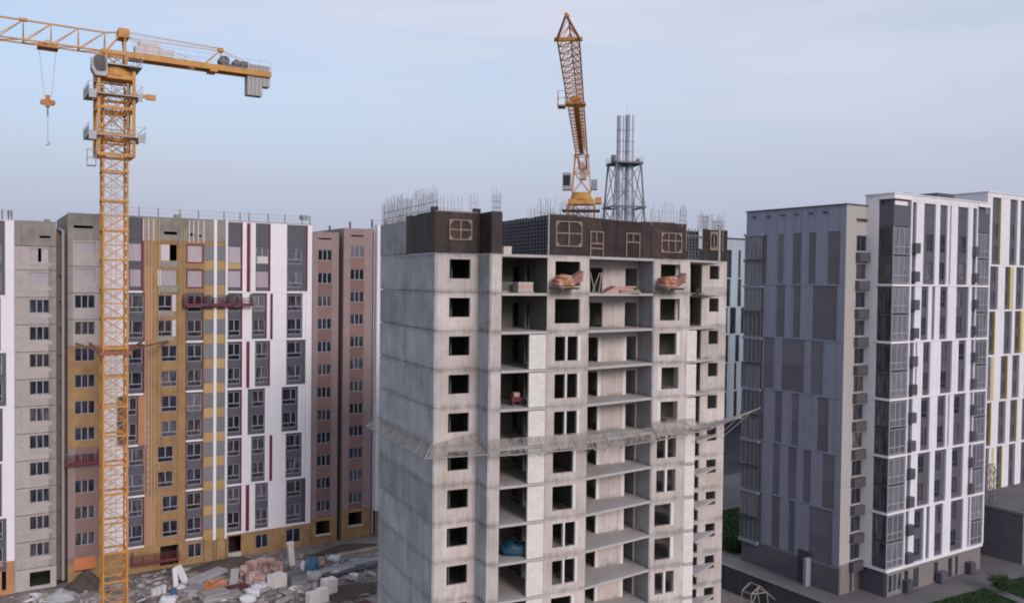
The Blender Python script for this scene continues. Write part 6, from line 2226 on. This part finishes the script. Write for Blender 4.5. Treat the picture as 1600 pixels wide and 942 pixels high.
# scattered small debris
rnd = random.Random(12)
b = MB()
for k in range(3200):
    x, y = rnd.uniform(20, 590), rnd.uniform(866, 942)
    p_ = gp(x, y)
    lp = L.local(p_)
    if lp[1] > -.9:
        continue
    s_ = rnd.uniform(.04, .15) if rnd.random() < .8 else rnd.uniform(.15, .38)
    a = rnd.uniform(0, 6.28)
    ca, sa = math.cos(a), math.sin(a)
    i = len(b.v)
    lx_, ly_, lz_ = s_ * rnd.uniform(.6, 2.4), s_ * rnd.uniform(.4, 1), s_ * rnd.uniform(.3, .9)
    for (qx, qy, qz) in ((-1, -1, 0), (1, -1, 0), (1, 1, 0), (-1, 1, 0), (-.7, -.8, 1), (.8, -.7, 1), (.7, .8, 1), (-.8, .7, 1)):
        b.v.append((p_.x + (qx * lx_ * ca - qy * ly_ * sa), p_.y + (qx * lx_ * sa + qy * ly_ * ca), .003 + qz * lz_))
    b.f += [(i + 4, i + 5, i + 6, i + 7), (i, i + 1, i + 5, i + 4), (i + 1, i + 2, i + 6, i + 5), (i + 2, i + 3, i + 7, i + 6), (i + 3, i, i + 4, i + 7)]
M['debris'] = mat('debris', (.36, .34, .335), .9, var=.6, scale=.6, fine=.2, c2=(.12, .08, .07), c2scale=.5)
o = b.build('rubble', M['debris'])
o['kind'] = 'stuff'; o['label'] = 'small rubble and offcuts strewn over the muddy yard'; o['category'] = 'rubble'

rl = random.Random(77)
zones = [(285, 345, 890, 940), (345, 450, 915, 940), (210, 290, 905, 942), (500, 588, 868, 905), (455, 588, 895, 940), (30, 100, 925, 942)]
shp = []
for k in range(6):
    b = MB()
    n = rl.randint(4, 6)
    pts = [(math.cos(6.283 * i / n + rl.uniform(-.3, .3)) * rl.uniform(.35, .75), math.sin(6.283 * i / n + rl.uniform(-.3, .3)) * rl.uniform(.25, .5)) for i in range(n)]
    b.prism(pts, 0, rl.uniform(.08, .2))
    shp.append(b)
ms_ = [sh.mesh('concrete_chunk', M[m]) for sh, m in zip(shp, ('panel_g', 'block', 'panel_g', 'sack_w', 'conc_side', 'wood'))]
for k in range(80):
    zn_ = zones[k % 6]
    p_ = gp(rl.uniform(zn_[0], zn_[1]), rl.uniform(zn_[2], zn_[3]))
    if L.local(p_)[1] > -1.6:
        continue
    o = put(rl.choice(ms_), 'concrete_chunk', None, (p_.x, p_.y, rl.uniform(.0, .12)))
    o.rotation_euler = (rl.uniform(-.35, .35), rl.uniform(-.35, .35), rl.uniform(0, 6.28))
    sc_ = rl.uniform(.7, 2.0)
    o.scale = (sc_, sc_ * rl.uniform(.5, 1), 1)
    kind_ = {'panel_g': 'grey concrete chunk', 'block': 'cream block chunk', 'sack_w': 'white board chunk', 'conc_side': 'dull grey concrete chunk', 'wood': 'brown timber chunk'}
    mn_ = [k2 for k2 in kind_ if M[k2] == o.data.materials[0]][0]
    where_ = ['among the grey panel stacks', 'between the white bags and the brick heap', 'right of the yellow crane mast', 'by the pipe stacks', 'in the mud before the concrete tower', 'at the foot of the beige block'][k % 6]
    tag(o, 'loose broken %s lying %s' % (kind_[mn_], where_), 'chunk', 'broken chunks %s' % where_)
